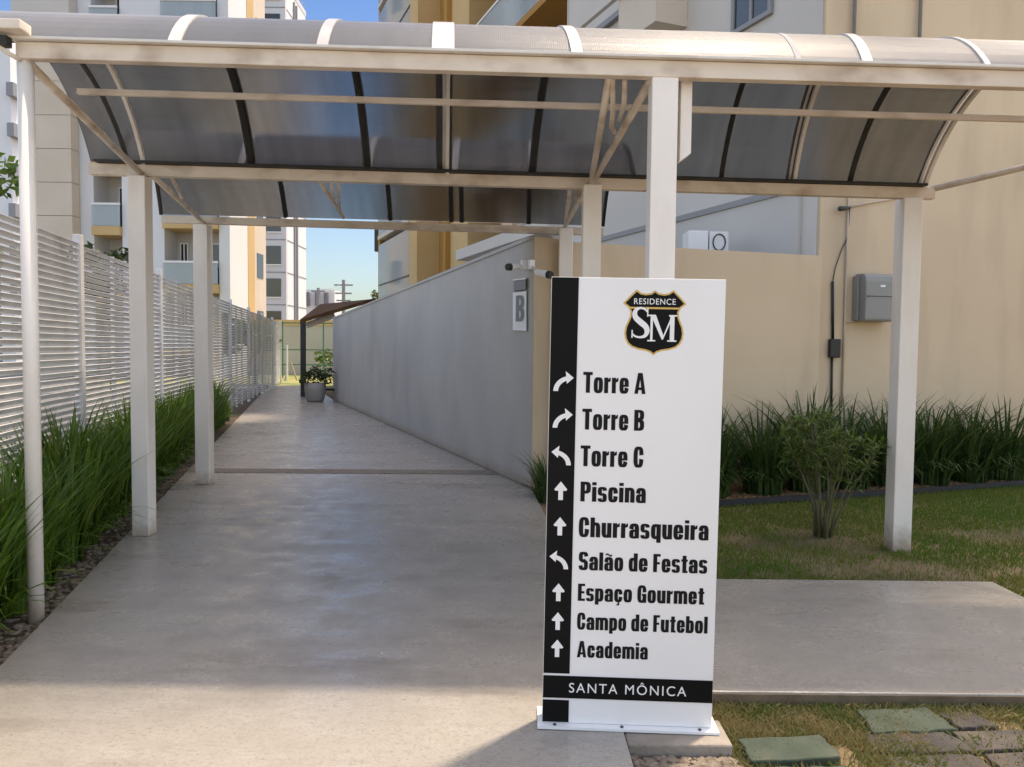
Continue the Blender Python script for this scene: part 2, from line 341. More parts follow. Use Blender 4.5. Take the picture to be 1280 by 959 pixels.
M['chip']=mat('chip',(.36,.22,.10),(.2,.11,.05),25,.85)
tag(chips('mulch_chips',sp,M['chip'],.008,.02),'orange brown bark chips in the bed below the strappy plants','mulch')

def turf(name, n, fn, m, h0, h1, wid=.004, lean=.5):
    mb=MB()
    for i in range(n):
        q=fn()
        if q is None: continue
        x,y=q; a=random.uniform(0,6.28); h=random.uniform(h0,h1); l=random.uniform(0,lean)*h
        dx,dy=math.cos(a),math.sin(a); b=random.uniform(0,6.28)
        z=-.075
        mb.poly([(x-dx*wid,y-dy*wid,z),(x+dx*wid,y+dy*wid,z),(x+dx*wid*.4+l*math.cos(b)*.6,y+dy*wid*.4+l*math.sin(b)*.6,z+h*.7),(x+l*math.cos(b)*1.3,y+l*math.sin(b)*1.3,z+h)])
    o=mb.build(name,m,recalc=False); o['kind']='stuff'; return o
def bare(x,y):           # worn patch in the lawn round the shrub
    d=min(math.hypot((x-2.6)/.75,(y-6.25)/.55),math.hypot((x-2.75)/1.0,(y-5.45)/.42),math.hypot((x-1.9)/.35,(y-6.2)/.3),math.hypot((x-4.3)/.8,(y-6.5)/.3))
    d+=.18*math.sin(x*9+y*4)+.12*math.sin(y*17-x*5)
    return d<1 and random.random()>max(d,0)**2*.8+.2
def f_back():
    x=random.uniform(.45,6.2); y=random.uniform(4.98,9.0)
    if y>6.98+.345*(x-.3): return None
    if x<3.16 and y<4.98: return None
    if bare(x,y): return None
    return x,y
tag(turf('lawn_grass',115000,f_back,M['turf'],.014,.042,.0032),'short green lawn behind the side walkway, worn brown near the shrub','grass')
def f_side():
    x=random.uniform(3.17,4.2); y=random.uniform(3.2,4.98); return x,y
tag(turf('corner_grass',12000,f_side,M['turf'],.014,.045,.0032),'lawn at the right end of the side walkway','grass')
def f_front():
    x=random.uniform(.83,2.7); y=random.uniform(2.45,3.30)
    d=(math.sin(x*7)+math.sin(y*11+x*3))*.5
    if 1.62+(y-2.7)*.15<x and 2.6<y<3.2 and random.random()<.82: return None
    if .98<x<1.35 and 2.78<y<2.98 and random.random()<.9: return None
    return x,y
tag(turf('front_grass',34000,f_front,M['dry_turf'],.015,.05,.0022,.9),'dry straw mixed grass round the stepping stones','grass')

# ------------------------------------------------------------------ grey wall along the path, beige wall
def wall_seg(name,a,b,th,za,zb,m,parent=None,side=1,z0=-.1):
    a=Vector((a[0],a[1],0)); b=Vector((b[0],b[1],0)); d=(b-a).normalized(); nrm=Vector((d.y,-d.x,0))*th*side
    return MB().hexa([(a.x,a.y,z0),(b.x,b.y,z0),(b.x+nrm.x,b.y+nrm.y,z0),(a.x+nrm.x,a.y+nrm.y,z0),(a.x,a.y,za),(b.x,b.y,zb),(b.x+nrm.x,b.y+nrm.y,zb),(a.x+nrm.x,a.y+nrm.y,za)]).build(name,m,parent)
gw=wall_seg('path_wall',(.21,8.14),(-4.92,21.08),.22,2.64,2.22,M['gray_render'])
tag(gw,'long grey rendered wall running back along the right of the path','wall')
# end face and coping of the wall
d=Vector((-.3686,.9296,0)); nr=Vector((.9296,.3686,0))
a=Vector((.21,8.14,0))+d*.03
e=MB().hexa([a-d*.06+Vector((0,0,-.1))+nr*.003,a-d*.06+nr*.30+Vector((0,0,-.1)),a+nr*.30+Vector((0,0,-.1)),a+nr*.003+Vector((0,0,-.1)),
             a-d*.06+nr*.003+Vector((0,0,2.655)),a-d*.06+nr*.30+Vector((0,0,2.655)),a+nr*.30+Vector((0,0,2.655)),a+nr*.003+Vector((0,0,2.655))])
tag(e.build('wall_end',M['beige_render'],gw),'beige end face of the wall')
cp=MB(); pa=a+nr*.11; pb=a+d*13.8+nr*.11
cp.bar((pa.x,pa.y,2.66),(pb.x,pb.y,2.24),.25,.04)
cp.build('coping',M['gray_render'],gw)

g0=a-nr*.012; g1=a+d*13.7-nr*.012
MB().bar((g0.x,g0.y,.004),(g1.x,g1.y,.004),.026,.012).build('base_joint',M['joint'],gw)
bwA=(.49,8.17); bwB=(3.6,9.02)
bw=wall_seg('beige_wall',bwA,bwB,-.2,2.62,2.60,M['beige_render'])
tag(bw,'beige rendered garden wall behind the directional sign and steel posts','wall')

# ------------------------------------------------------------------ beige apartment tower on the right
F0=Vector((3.6,9.1,0)); U=Vector((-.371,.9286,0)); NO=Vector((-.9286,-.371,0))
def F(s,off,z): p=F0+U*s+NO*off; return Vector((p.x,p.y,z))
tw=empty('apartment_tower',(3.6,9.1,0),'beige apartment tower with ochre bays rising behind the canopy on the right','building')
def fblock(name,s0,s1,o0,o1,z0,z1,m,parent=tw):
    return MB().hexa([F(s0,o1,z0),F(s0,o0,z0),F(s1,o0,z0),F(s1,o1,z0),F(s0,o1,z1),F(s0,o0,z1),F(s1,o0,z1),F(s1,o1,z1)]).build(name,m,parent)
TOPZ=23.5
# front wall facing the lawn
FB=Vector((6.6,9.62,0)); fd=(Vector((9.0,10.1,0))-F0).normalized()
fn=Vector((fd.y,-fd.x,0))
def Q(t,off,z): p=F0+fd*t+fn*off; return Vector((p.x,p.y,z))
def qblock(name,t0,t1,o0,o1,z0,z1,m,parent=tw):
    return MB().hexa([Q(t0,o1,z0),Q(t1,o1,z0),Q(t1,o0,z0),Q(t0,o0,z0),Q(t0,o1,z1),Q(t1,o1,z1),Q(t1,o0,z1),Q(t0,o0,z1)]).build(name,m,parent)
WT=.3
qblock('front_wall',0,5.24,-WT,0,-.1,TOPZ,M['beige_render'])
# side wall facing the path
fblock('side_wall',.05,6.9,-.3,0,-.1,TOPZ,M['pale_render'])
fblock('plinth',0.31,9.9,.002,.05,-.1,3.42,M['plinth'])
fblock('slab_edge',0.31,9.9,.004,.075,3.42,3.50,M['wire_gray'])
fblock('side_wall',6.9,11.0,-1.6,-1.3,-.1,TOPZ,M['pale_render']); fblock('side_wall',11.0,13.1,-1.6,-1.3,-.1,17.2,M['pale_render'])  # second stretch kept low so sun passes through the roof notch
fblock('side_wall',6.88,6.95,-1.6,.0,-.1,TOPZ,M['pale_render'])
fblock('bay',2.8,3.9,.002,.55,6.3,TOPZ,M['cream_panel'])
fblock('bay_ledge',2.75,6.9,.56,.64,7.05,7.15,M['pale_render'])
fblock('gutter',3.95,6.85,.01,.10,7.2,7.3,M['wire_gray'])
def fwindow(s0,s1,off,z0,z1,m='pane',bars=1,parent=tw):
    f=MB()
    t=.06
    for (a_,b_,c_,d_) in ((s0,s1,z0,z0+t),(s0,s1,z1-t,z1),(s0,s0+t,z0+t,z1-t),(s1-t,s1,z0+t,z1-t)):
        f.hexa([F(a_,off+.05,c_),F(a_,off,c_),F(b_,off,c_),F(b_,off+.05,c_),F(a_,off+.05,d_),F(a_,off,d_),F(b_,off,d_),F(b_,off+.05,d_)])
    for i in range(bars):
        s=s0+(s1-s0)*(i+1)/(bars+1)
        f.hexa([F(s-.025,off+.045,z0+t),F(s-.025,off,z0+t),F(s+.025,off,z0+t),F(s+.025,off+.045,z0+t),F(s-.025,off+.045,z1-t),F(s-.025,off,z1-t),F(s+.025,off,z1-t),F(s+.025,off+.045,z1-t)])
    fr=f.build('window',M['wire_gray'] if off==.002 else M['frame_white'],parent)
    MB().hexa([F(s0+t,off+.025,z0+t),F(s0+t,off+.01,z0+t),F(s1-t,off+.01,z0+t),F(s1-t,off+.025,z0+t),F(s0+t,off+.025,z1-t),F(s0+t,off+.01,z1-t),F(s1-t,off+.01,z1-t),F(s1-t,off+.025,z1-t)]).build('pane',M[m],fr)
for fl in range(6): fwindow(.9,1.7,.002,5.75+fl*3,6.95+fl*3)
# balcony column with glass rails
for fl in range(6):
    z=1.75+fl*3
    if fl: fblock('balcony_slab',6.95,13.1 if fl<5 else 11.0,-1.3,.25,z+.92-.15,z+.92,M['ochre'] if fl else M['pale_render'])
    if fl: 
        e1=13.05 if fl<5 else 10.95
        fblock('balcony_rail',6.98,e1,.16,.20,z+1.95,z+2.0,M['frame_white'])
        fblock('balcony_glass',6.98,e1,.17,.18,z+.95,z+1.95,M['balcony_glass'])
    fwindow(7.4,9.6,-1.295,z+1.0,z+3.1,'pane_dark',2); (fwindow(10.2,12.6,-1.295,z+1.0,z+3.1,'pane',2) if fl<5 else None)
# ochre bays
fblock('ochre_bay',13.1,14.7,-1.0,.0,-.1,TOPZ,M['ochre_light'])
fblock('ochre_bay',14.7,17.6,-1.0,-.5,-.1,TOPZ,M['ochre'])
fblock('ochre_bay',17.6,18.6,-1.0,.25,-.1,TOPZ,M['ochre_light'])
fblock('ochre_fin',14.7,14.95,-.5,.15,-.1,TOPZ,M['ochre'])
fblock('end_wall',18.6,23.9,-1.5,-1.2,-.1,TOPZ,M['ochre_light'])
fblock('end_fin',23.6,23.9,-1.2,.2,-.1,TOPZ,M['ochre'])
for fl in range(7):
    z=fl*3-.3
    if fl>0: fblock('balcony_slab',18.62,23.55,-1.2,.3,z,z+.16,M['pale_render'])
    fblock('balcony_rail',18.62,23.55,.22,.27,z+1.18,z+1.23,M['dark_metal'])
    fblock('balcony_glass',18.62,23.55,.235,.25,z+.2,z+2.8,M['balcony_glass'])
    fwindow(19,23,-1.195,z+.5,z+2.6,'pane',3)
fblock('infill_wall',6.96,13.09,-.12,-.02,-.1,3.85,M['bluewhite_render']); fblock('ledge',6.96,13.09,-.14,.34,3.85,4.12,M['pale_render'])
# far end and back of the block
MB().hexa([F(23.9,-1.5,-.1),F(23.9,-14,-.1),F(24.2,-14,-.1),F(24.2,-1.5,-.1),F(23.9,-1.5,TOPZ),F(23.9,-14,TOPZ),F(24.2,-14,TOPZ),F(24.2,-1.5,TOPZ)]).build('rear_wall',M['pale_render'],tw)
# roof slab
rp=[F(.4,-.31,0),Q(5.2,-.31,0),Q(5.2,-9,0),F(24,-8,0),F(24,-1.2,0),F(13.95,-1.05,0),F(13.95,-3.5,0),F(11.0,-3.5,0),F(11.0,-.7,0)]  # notch shaped into the unseen roof to let a sun patch onto the path
MB().prism([(p.x,p.y) for p in rp],TOPZ,TOPZ+.3).build('roof',M['pale_render'],tw)
qblock('flank_wall',4.94,5.24,-9,-.302,-.1,TOPZ,M['beige_render'])
qblock('shade_block',4.35,5.2,-3,-.05,TOPZ+.3,TOPZ+3.6,M['pale_render'])  # unseen block added on the roof to shade the side walkway
# vertical pipes on the front wall
for px in (1062,1155):
    d0=at(px,30,9.2); t=(d0-F0).dot(fd)
    MB().tube([Q(t,.05,3.9),Q(t,.05,TOPZ-1)],.022,8).build('wall_pipe',M['wire_gray'],tw,smooth=True)

# ------------------------------------------------------------------ canopy
def slope(x): return -.019*(x+2.58)
cn=empty('walkway_canopy',(0,5,0),'arched smoked plastic canopy on cream steel beams over the path','canopy')
def arch(yf,yb,zf,zb,rise,x0f,x0b,t,off=0):
    c=(yb-yf)/2; th0=2*math.atan(rise/c); r=c/math.sin(th0); th=-th0+2*th0*t
    y=(yf+yb)/2+(r+off)*math.sin(th); z=(r+off)*math.cos(th)-r*math.cos(th0)
    u=.5+math.sin(th)/(2*math.sin(th0))
    return Vector((x0f+(x0b-x0f)*u,y,zf+(zb-zf)*u+z+slope(x0f)))
NA=26
def outer(o):                       # upper sheet of the twin wall gets the skin with sunlight painted in
    o.data.materials.append(M['polycarb_lit'])
    for p in o.data.polygons:
        if p.normal.z>.2: p.material_index=1
    return o
def panel(spec,xl,xr,name='roof_panel'):
    mb=MB(); b=0
    for side,off in ((0,0.0),(1,.010)):
        for i in range(NA+1):
            t=i/NA
            mb.v.append(tuple(arch(*spec,xl[0],xl[1],t,off))); mb.v.append(tuple(arch(*spec,xr[0],xr[1],t,off)))
    n=2*(NA+1)
    for i in range(NA):
        mb.f.append((2*i,2*i+1,2*i+3,2*i+2)); mb.f.append((n+2*i,n+2*i+2,n+2*i+3,n+2*i+1))
        mb.f.append((2*i,2*i+2,n+2*i+2,n+2*i)); mb.f.append((2*i+1,n+2*i+1,n+2*i+3,2*i+3))
    mb.f.append((0,n,n+1,1)); mb.f.append((2*NA,2*NA+1,n+2*NA+1,n+2*NA))
    return outer(mb.build(name,M['polycarb'],cn,smooth=False))
def strip(spec,x,wid,off0,off1,m,name,t0=0,t1=1):
    mb=MB()
    for i in range(NA+1):
        t=t0+(t1-t0)*i/NA
        for dx,of in ((-wid/2,off0),(wid/2,off0),(wid/2,off1),(-wid/2,off1)):
            mb.v.append(tuple(arch(*spec,x[0]+dx,x[1]+dx,t,of)))
    for i in range(NA):
        b=4*i
        for k in range(4):
            k2=(k+1)%4; mb.f.append((b+k,b+k2,b+4+k2,b+4+k))
    mb.f.append((0,1,2,3)); mb.f.append((4*NA+3,4*NA+2,4*NA+1,4*NA))
    return mb.build(name,m,cn)
S1=(4.13,5.98,3.075,2.885,.49)
J1=[(-3.05,-3.27),(-1.80,-2.02),(-1.02,-1.13),(-.38,-.54),(.33,.14),(1.50,1.59),(1.86,2.12),(2.5,2.58),(3.12,3.12)]
for i in range(len(J1)-1): panel(S1,(J1[i][0]+.012,J1[i][1]+.012),(J1[i+1][0]-.012,J1[i+1][1]-.012))
# front half of the vault carries on to the right, over the turn of the canopy
for i,(x,wt,wb) in enumerate(((J1[1],.07,.035),(J1[2],.06,.032),(J1[3],.12,.03),(J1[4],.06,.032),(J1[5],.012,.034),(J1[6],.055,.03),(J1[7],.03,.036),(J1[8],.04,.03))):
    strip(S1,x,wt if i!=4 else .028,.0105,.020 if i!=4 else .013,M['white_paint'] if i!=4 else M['plinth'],'cover_strip')
    if i in (0,1,3,4,6): strip(S1,x,wb,-.012,-.001,M['black_trim_shade'],'dark_joint_strip')  # unlit underside of the joint, its shade painted as a black strip
strip(S1,(-2.93,-2.97),.03,-.012,-.001,M['black_trim_shade'],'dark_joint_strip')
for x in ((-2.62,-2.84),(-.352,-.512),(1.90,2.15),(3.15,3.15)):
    strip(S1,x,.026,-.036,-.004,M['white_paint'],'arch_rib')
# front-half panels beyond
def panel_half(spec,xl,xr,t1):
    mb=MB()
    for off in (0,.010):
        for i in range(NA//2+1):
            t=t1*i/(NA//2)
            mb.v.append(tuple(arch(*spec,xl[0],xl[1],t,off))); mb.v.append(tuple(arch(*spec,xr[0],xr[1],t,off)))
    n=2*(NA//2+1); K=NA//2
    for i in range(K):
        mb.f.append((2*i,2*i+1,2*i+3,2*i+2)); mb.f.append((n+2*i,n+2*i+2,n+2*i+3,n+2*i+1))
        mb.f.append((2*i,2*i+2,n+2*i+2,n+2*i)); mb.f.append((2*i+1,n+2*i+1,n+2*i+3,2*i+3))
    mb.f.append((0,n,n+1,1)); mb.f.append((2*K,2*K+1,n+2*K+1,n+2*K))
    return outer(mb.build('roof_panel',M['polycarb'],cn))
panel_half(S1,(3.18,3.18),(5.6,5.6),.615)
S2=(6.04,8.22,2.885,2.86,.50)
J2=[(-3.05,-3.74),(-2.12,-2.42),(-1.13,-1.31),(-.54,-.66),(.14,.16),(.93,.95)]
for i in range(len(J2)-1): panel(S2,(J2[i][0]+.012,J2[i][1]+.012),(J2[i+1][0]-.012,J2[i+1][1]-.012))
for x in J2[1:5]+[(-.46,-.55)]:
    strip(S2,x,.05,.0115,.02,M['white_paint'],'cover_strip'); strip(S2,x,.035,-.012,-.001,M['black_trim_shade'],'dark_joint_strip')
strip(S2,J2[0],.03,-.012,.02,M['black_trim_shade'],'dark_joint_strip'); strip(S2,J2[5],.03,-.012,.02,M['black_trim_shade'],'dark_joint_strip')
# beams
def bm(name,a,b,w_,h_,m='cream_steel',bev=.004): return MB().bar(a,b,w_,h_).build(name,M[m],cn,bevel=bev)
def zb(x,z): return (z+slope(x))
bm('front_beam',(-2.60,4.10,zb(-2.6,3.02)),(6.0,4.10,zb(6,3.02)),.06,.085)
bm('drip_edge',(-2.62,4.085,zb(-2.62,3.072)),(6.0,4.085,zb(6,3.072)),.10,.014,'white_paint',.002)
bm('middle_beam',(-3.27,6.0,zb(-3.27,2.825)),(3.24,6.0,zb(3.24,2.825)),.07,.085)
MB().bar((-3.2,5.95,zb(-3.2,2.877)),(3.15,5.95,zb(3.15,2.877)),.09,.016).build('gutter_lip',M['black_trim_shade'],cn)
bm('rear_beam',(-3.74,8.25,zb(-3.74,2.80)),(.96,8.25,zb(.96,2.80)),.07,.075)
bm('purlin',(-2.66,4.75,zb(-2.66,3.025)),(5.6,4.75,zb(5.6,3.025)),.03,.035)
def tb(name,pts,r=.021): return MB().tube(pts,r,10).build(name,M['cream_steel'],cn,smooth=True)
P1=(-2.58,4.12); P2=(-2.88,5.98); P3=(-3.30,8.22); P4=(.60,5.98); P5=(.545,8.06); P6=(3.07,6.03); P7=(.785,4.14)
tb('side_tube',[(P1[0]+.02,P1[1],zb(-2.6,2.965)),(P2[0]+.02,P2[1]-.03,2.80)],.024)
tb('side_tube',[(P2[0]+.09,P2[1]+.03,2.79),(P3[0]+.02,P3[1]-.02,2.78)],.022)
tb('side_tube',[(P7[0]-.06,P7[1],2.93),(P4[0]+.0,P4[1]-.04,2.76)],.024)
tb('side_tube',[(.50,4.14,2.94),(P4[0]-.01,P4[1]-.04,2.76)],.022)
tb('side_tube',[(P4[0]-.03,P4[1]+.05,2.75),(P5[0]-.01,P5[1]-.03,2.76)],.02)
tb('truss_web',[at(713,234,6.05),at(707,278,7.9)],.018); tb('truss_web',[at(721,232,6.1),at(719,252,6.8)],.014); tb('truss_web',[at(726,232,6.1),at(723,247,6.6)],.014)
tb('truss_web',[at(766,98,4.16),at(766,140,4.5),at(764,158,4.7),at(768,166,4.78)],.014); tb('truss_web',[at(781,99,4.16),at(780,132,4.35),at(774,150,4.55)],.014)
tb('truss_web',[at(214,221,6.2),at(228,247,7.2)],.016); tb('truss_web',[at(399,226,6.05),at(429,272,8.15)],.018); tb('truss_web',[at(414,227,6.1),at(417,250,6.9)],.014); tb('truss_web',[at(423,227,6.1),at(424,262,7.6)],.014)
# turn of the canopy beyond the right post
tb('turn_tube',[(3.22,6.0,2.75),(3.67,5.6,2.83),(4.3,5.05,2.9)],.024)
# gutter stub at the left end
MB().bar((-3.3,4.0,zb(-3,3.11)),(-2.50,4.0,zb(-2.6,3.105)),.10,.05).build('gutter_stub',M['cream_steel'],cn,bevel=.006)
MB().bar((-3.3,4.02,zb(-3,3.04)),(-2.60,4.02,zb(-2.6,3.04)),.05,.05).build('gutter_bracket',M['black_trim_shade'],cn)
tb('bracket_hook',[(-2.72,3.98,3.1),(-2.68,3.99,3.05),(-2.62,4.03,2.99),(-2.58,4.08,2.97)],.012)
# posts are welded to the canopy: parts of it
def post(p,w_,d_,top,m='post_white',z0=0,rz=0,lab=None):
    o=MB().box((p[0],p[1],(top+z0)/2),(w_,d_,top-z0),rz).build('post',M[m],cn,bevel=.006)
    if lab: o['label']=lab
    return o
o=MB().tube([(P1[0],P1[1],-.04),(P1[0],P1[1],3.0)],.04,18).build('post',M['post_white'],cn,smooth=True); o['label']='round front left post'
post(P2,.132,.132,2.78,lab='square post at the left edge of the path'); post(P3,.15,.15,2.76)
post(P4,.14,.14,2.745); post(P5,.14,.14,2.735); post(P6,.145,.15,2.68,z0=-.08,lab='square post standing in the lawn')
post(P7,.137,.13,2.935,z0=0,lab='square white post behind the sign')
mb=MB(); x0,x1=.885,.945; yy=4.16
mb.hexa([(x0,yy,2.50),(x1,yy,2.545),(x1,yy+.06,2.545),(x0,yy+.06,2.50),(x0,yy,2.94),(x1,yy,2.94),(x1,yy+.06,2.94),(x0,yy+.06,2.94)]).build('end_plate',M['post_white'],cn,bevel=.003)
# second wing of the canopy, off to the right of the frame
# ------------------------------------------------------------------ left slat fence
fe=empty('slat_fence',(FX(7.5),7.5,0),'tall white fence of narrow horizontal slats along the left of the path','fence')
ys=[4.3-3.23*1,4.3]+[7.54+3.22*i for i in range(8)]
fz=lambda y: 2.48-.005*(y-5.85)
fdir=Vector((-.2145,1,0)).normalized(); fa=math.atan2(fdir.y,fdir.x)
for i in range(len(ys)-1):
    y0,y1=ys[i]+.05,ys[i+1]-.05
    a_=Vector((FX(y0),y0,0)); b_=Vector((FX(y1),y1,0)); L_=(b_-a_).length
    mb=MB(); nrow=41; pit=(fz(y0)-.06)/nrow
    for k in range(nrow):
        z=.08+k*pit
        c=(a_+b_)/2; Mx=Matrix.Rotation(fa,4,'Z')@Matrix.Rotation(R(24)+random.uniform(-.04,.04),4,'X')
        mb.box((c.x,c.y,z),(L_,.012,.043),M=Mx)
    for f_ in (.36,.66):   # thin uprights behind the slats
        c=a_+(b_-a_)*f_
        mb.box((c.x-.03,c.y,fz(y0)/2),(.03,.04,fz(y0)),fa)
    mb.build('slat_panel',M['slat_white'],fe)
for y in ys:
    c=Vector((FX(y),y,0)); MB().box((c.x,c.y,fz(y)/2+.03),(.10,.07,fz(y)+.1),fa).build('post',M['slat_white'],fe,bevel=.004)

# ------------------------------------------------------------------ strappy plants
def clump_mesh(n, h, spread, wid, lean, seed, skirt=.25):
    rnd=random.Random(seed); mb=MB()
    for i in range(n):
        sk=i<n*skirt                     # outer leaves arch over and hang to the ground
        a=rnd.uniform(0,2*math.pi); r0=spread*.35*math.sqrt(rnd.random()); H=h*rnd.uniform(.55,1.12)*(.62 if sk else 1)
        bx,by=r0*math.cos(a),r0*math.sin(a); a2=a+rnd.uniform(-.7,.7); ln=(rnd.uniform(.55,.95) if sk else lean*rnd.uniform(.12,1.1))*H
        dx,dy=math.cos(a2),math.sin(a2); wx,wy=-dy,dx; tw_=rnd.uniform(-.6,.6); wx,wy=wx*math.cos(tw_)+dx*math.sin(tw_),wy*math.cos(tw_)+dy*math.sin(tw_)
        b=len(mb.v); seg=6; W=wid*rnd.uniform(.7,1.2); dr=.62 if sk else .18*lean*(1+ln)
        for k in range(seg+1):
            t=k/seg; z=H*(t-dr*t**3); q=ln*t**(1.6 if sk else 2.2)
            ww=W*(1-t**2.5)*(.6+.4*min(1,t*4))+.0006
            mb.v.append((bx+dx*q-wx*ww,by+dy*q-wy*ww,z)); mb.v.append((bx+dx*q+wx*ww,by+dy*q+wy*ww,z))
        for k in range(seg): mb.f.append((b+2*k,b+2*k+1,b+2*k+3,b+2*k+2))
    return mb
protoA=[clump_mesh(165,.92,.38,.0135,.52,s,.2) for s in range(3)]
meshesA=[]
for k,mb in enumerate(protoA):
    o=mb.build('strappy_plant',M['blade'],recalc=False); meshesA.append(o.data); bpy.data.objects.remove(o)
protoB=[clump_mesh(230,1.18,.6,.0145,.70,10+s,.32) for s in range(3)]
meshesB=[]
for k,mb in enumerate(protoB):
    o=mb.build('strappy_plant',M['blade_dark'],recalc=False); meshesB.append(o.data); bpy.data.objects.remove(o)
def plant(me,x,y,z,s,label,group):
    o=bpy.data.objects.new('strappy_plant',me); COL.objects.link(o); o.location=(x,y,z); o.rotation_euler=(0,0,random.uniform(0,6.28)); o.scale=(s,s,s*random.uniform(.92,1.08))
    return tag(o,label,'plant',group)
y=2.95; k=0
G1='strappy plants in the strip under the fence'
while y<14.5:
    off=.27 if y<4.6 else .30
    if y<3.4: lab='bright green strappy plant cut by the left edge of the photo'
    elif y<4.5: lab='green strappy plant right behind the round front post'
    else: lab='dark green strappy plant in the row under the slatted fence'
    plant(meshesA[k%3],PL(y)-off-random.uniform(-.05,.06),y,-.03,(1.0 if y<4 else .98)*random.uniform(.8,1.12),lab,G1)
    if y>3.6: plant(meshesA[(k+1)%3],PL(y)-off-.33-random.uniform(-.05,.06),y+.26,-.03,random.uniform(.9,1.15),'dark green strappy plant in the row under the slatted fence',G1)
    y+=.46*random.uniform(.85,1.15); k+=1
plant(meshesA[0],PL(15.3)-.22,15.3,-.03,.5,'small sunlit bright green plant at the end of the row by the fence',None)
G2='strappy plants in front of the beige wall'
rw=[(.36,7.72,.5,'small sparse strappy plant at the corner of the grey wall beside the sign'),
    (2.15,8.12,.92,'strappy plant between the sign and the leggy shrub'),(2.75,8.3,1.0,'strappy plant behind the left half of the leggy shrub'),(3.3,8.5,1.06,'strappy plant below the black conduit, behind the shrub'),
    (3.85,8.7,1.05,'strappy plant just left of the lawn post'),(4.4,8.85,1.0,'strappy plant right behind the lawn post'),(4.95,9.02,1.02,'broad strappy plant to the right of the lawn post'),
    (5.5,9.2,1.0,'strappy plant second from the right edge of the photo'),(6.05,9.4,1.05,'strappy plant at the right edge of the photo'),(1.6,8.0,.85,'strappy plant hidden mostly behind the sign')]
for i,(x,y_,s,lab) in enumerate(rw): plant(meshesB[i%3],x,y_,-.06,s,lab,G2)

# leggy shrub
def shrub():
    root=empty('leggy_shrub',(2.65,6.43,-.075),'leggy green shrub with bare branching stems on the lawn','shrub')
    rnd=random.Random(5); st=MB(); lf=MB()
    tips=[]
    for i in range(17):
        a=rnd.uniform(0,6.28); r=rnd.uniform(.0,.09); H=rnd.uniform(.65,1.08); sp=rnd.uniform(.1,.42)*(1 if H<.95 else .6)
        b=Vector((2.65+r*math.cos(a),6.43+r*math.sin(a),-.08)); pts=[]
        for k in range(6):
            t=k/5; pts.append(b+Vector((sp*math.cos(a)*t**1.4+rnd.uniform(-.015,.015),sp*math.sin(a)*t**1.4+rnd.uniform(-.015,.015),H*t)))
        st.tube(pts,[.011*(1-.6*k/5) for k in range(6)],6); tips+= [(pts[5],1),(pts[4],.8)]
        if rnd.random()<.7: tips.append((pts[3],.6))
        for j in range(2):
            a3=a+rnd.uniform(-1.4,1.4); q=pts[rnd.choice((3,4))]; e_=q+Vector((.13*math.cos(a3),.13*math.sin(a3),rnd.uniform(.1,.22)))
            st.tube([q,(q+e_)/2+Vector((0,0,-.01)),e_],.0045,5); tips.append((e_,1))
    for p,s in tips:
        for j in range(int(17*s)):
            a=rnd.uniform(0,6.28); el=rnd.uniform(-.4,1.1); L_=rnd.uniform(.06,.125); d_=Vector((math.cos(a)*math.cos(el),math.sin(a)*math.cos(el),math.sin(el)))
            q=p+Vector((rnd.gauss(0,.012),rnd.gauss(0,.012),rnd.uniform(-.06,.015))); sd_=d_.cross(Vector((rnd.uniform(-.3,.3),rnd.uniform(-.3,.3),1))).normalized()*.013
            lf.poly([q,q+d_*L_*.5+sd_,q+d_*L_+Vector((0,0,-.012)),q+d_*L_*.5-sd_])
    st.build('stems',M['stem'],root,smooth=True); lf.build('leaves',M['bush'],root,recalc=False)
shrub()

# ------------------------------------------------------------------ edging, stones, footing
M['rubber']=mat('rubber_edging',(.012,.014,.02),(.02,.022,.028),6,.5)
pts=[(.36,6.95,-.04),(.9,7.12,-.045),(2.08,7.58,-.04),(3.4,8.02,-.035),(4.6,8.44,-.045),(6.0,8.94,-.035),(8,9.6,-.04)]
mb=MB()
for i in range(len(pts)-1): mb.bar(pts[i],pts[i+1],.025,.075)
tag(mb.build('garden_edging',M['rubber']),'black plastic edging strip between lawn and plant bed','edging')
M['stone_green']=mat('green_stone',(.062,.085,.057),(.036,.052,.034),5,.85,.9,22,dirt=(.14,.12,.085),dirt_amt=.5,dscale=6)
M['stone_gray']=mat('gray_stone',(.075,.064,.058),(.04,.035,.033),6,.9,1.0,26,dirt=(.17,.13,.085),dirt_amt=.5,dscale=7)
def stone(q,lab,m,grp,z=-.072,h=.035):
    g=[gnd(*p,z=z+h) for p in q]
    rnd=random.Random(int(q[0][0])); ring=[]
    for i in range(4):
        a_,b_=g[i],g[(i+1)%4]
        for k in range(5):
            t=k/5; p=a_.lerp(b_,t); ring.append((p.x+rnd.gauss(0,.004),p.y+rnd.gauss(0,.004)))
    o=MB().prism(ring,z-.02,z+h).build('stepping_stone',m,bevel=.007); return tag(o,lab,'stepping stone',grp)
gA='green stepping stones'; gB='grey paving stones in the grass'
stone([(1092,915),(1196,911),(1158,883),(1071,886)],'green square stone nearest the walkway edge, left of the grey pavers',M['stone_green'],gA,h=.032)
stone([(940,951),(1053,945),(1024,918),(924,923)],'green square stone right of the sign footing, chipped front edge',M['stone_green'],gA,h=.04)
stone([(975,985),(1100,983),(1058,957),(962,958)],'green stone cut by the bottom edge of the photo',M['stone_green'],gA,h=.032)
stone([(1100,941),(1226,938),(1178,914),(1080,917)],'grey paver directly in front of the upper green stone',M['stone_gray'],gB,h=.022)
stone([(1214,938),(1330,934),(1275,911),(1190,914)],'grey paver at the right edge of the photo',M['stone_gray'],gB,h=.022)
stone([(1120,972),(1255,968),(1215,942),(1108,945)],'grey paver cut by the bottom edge, middle of its row',M['stone_gray'],gB,h=.022)
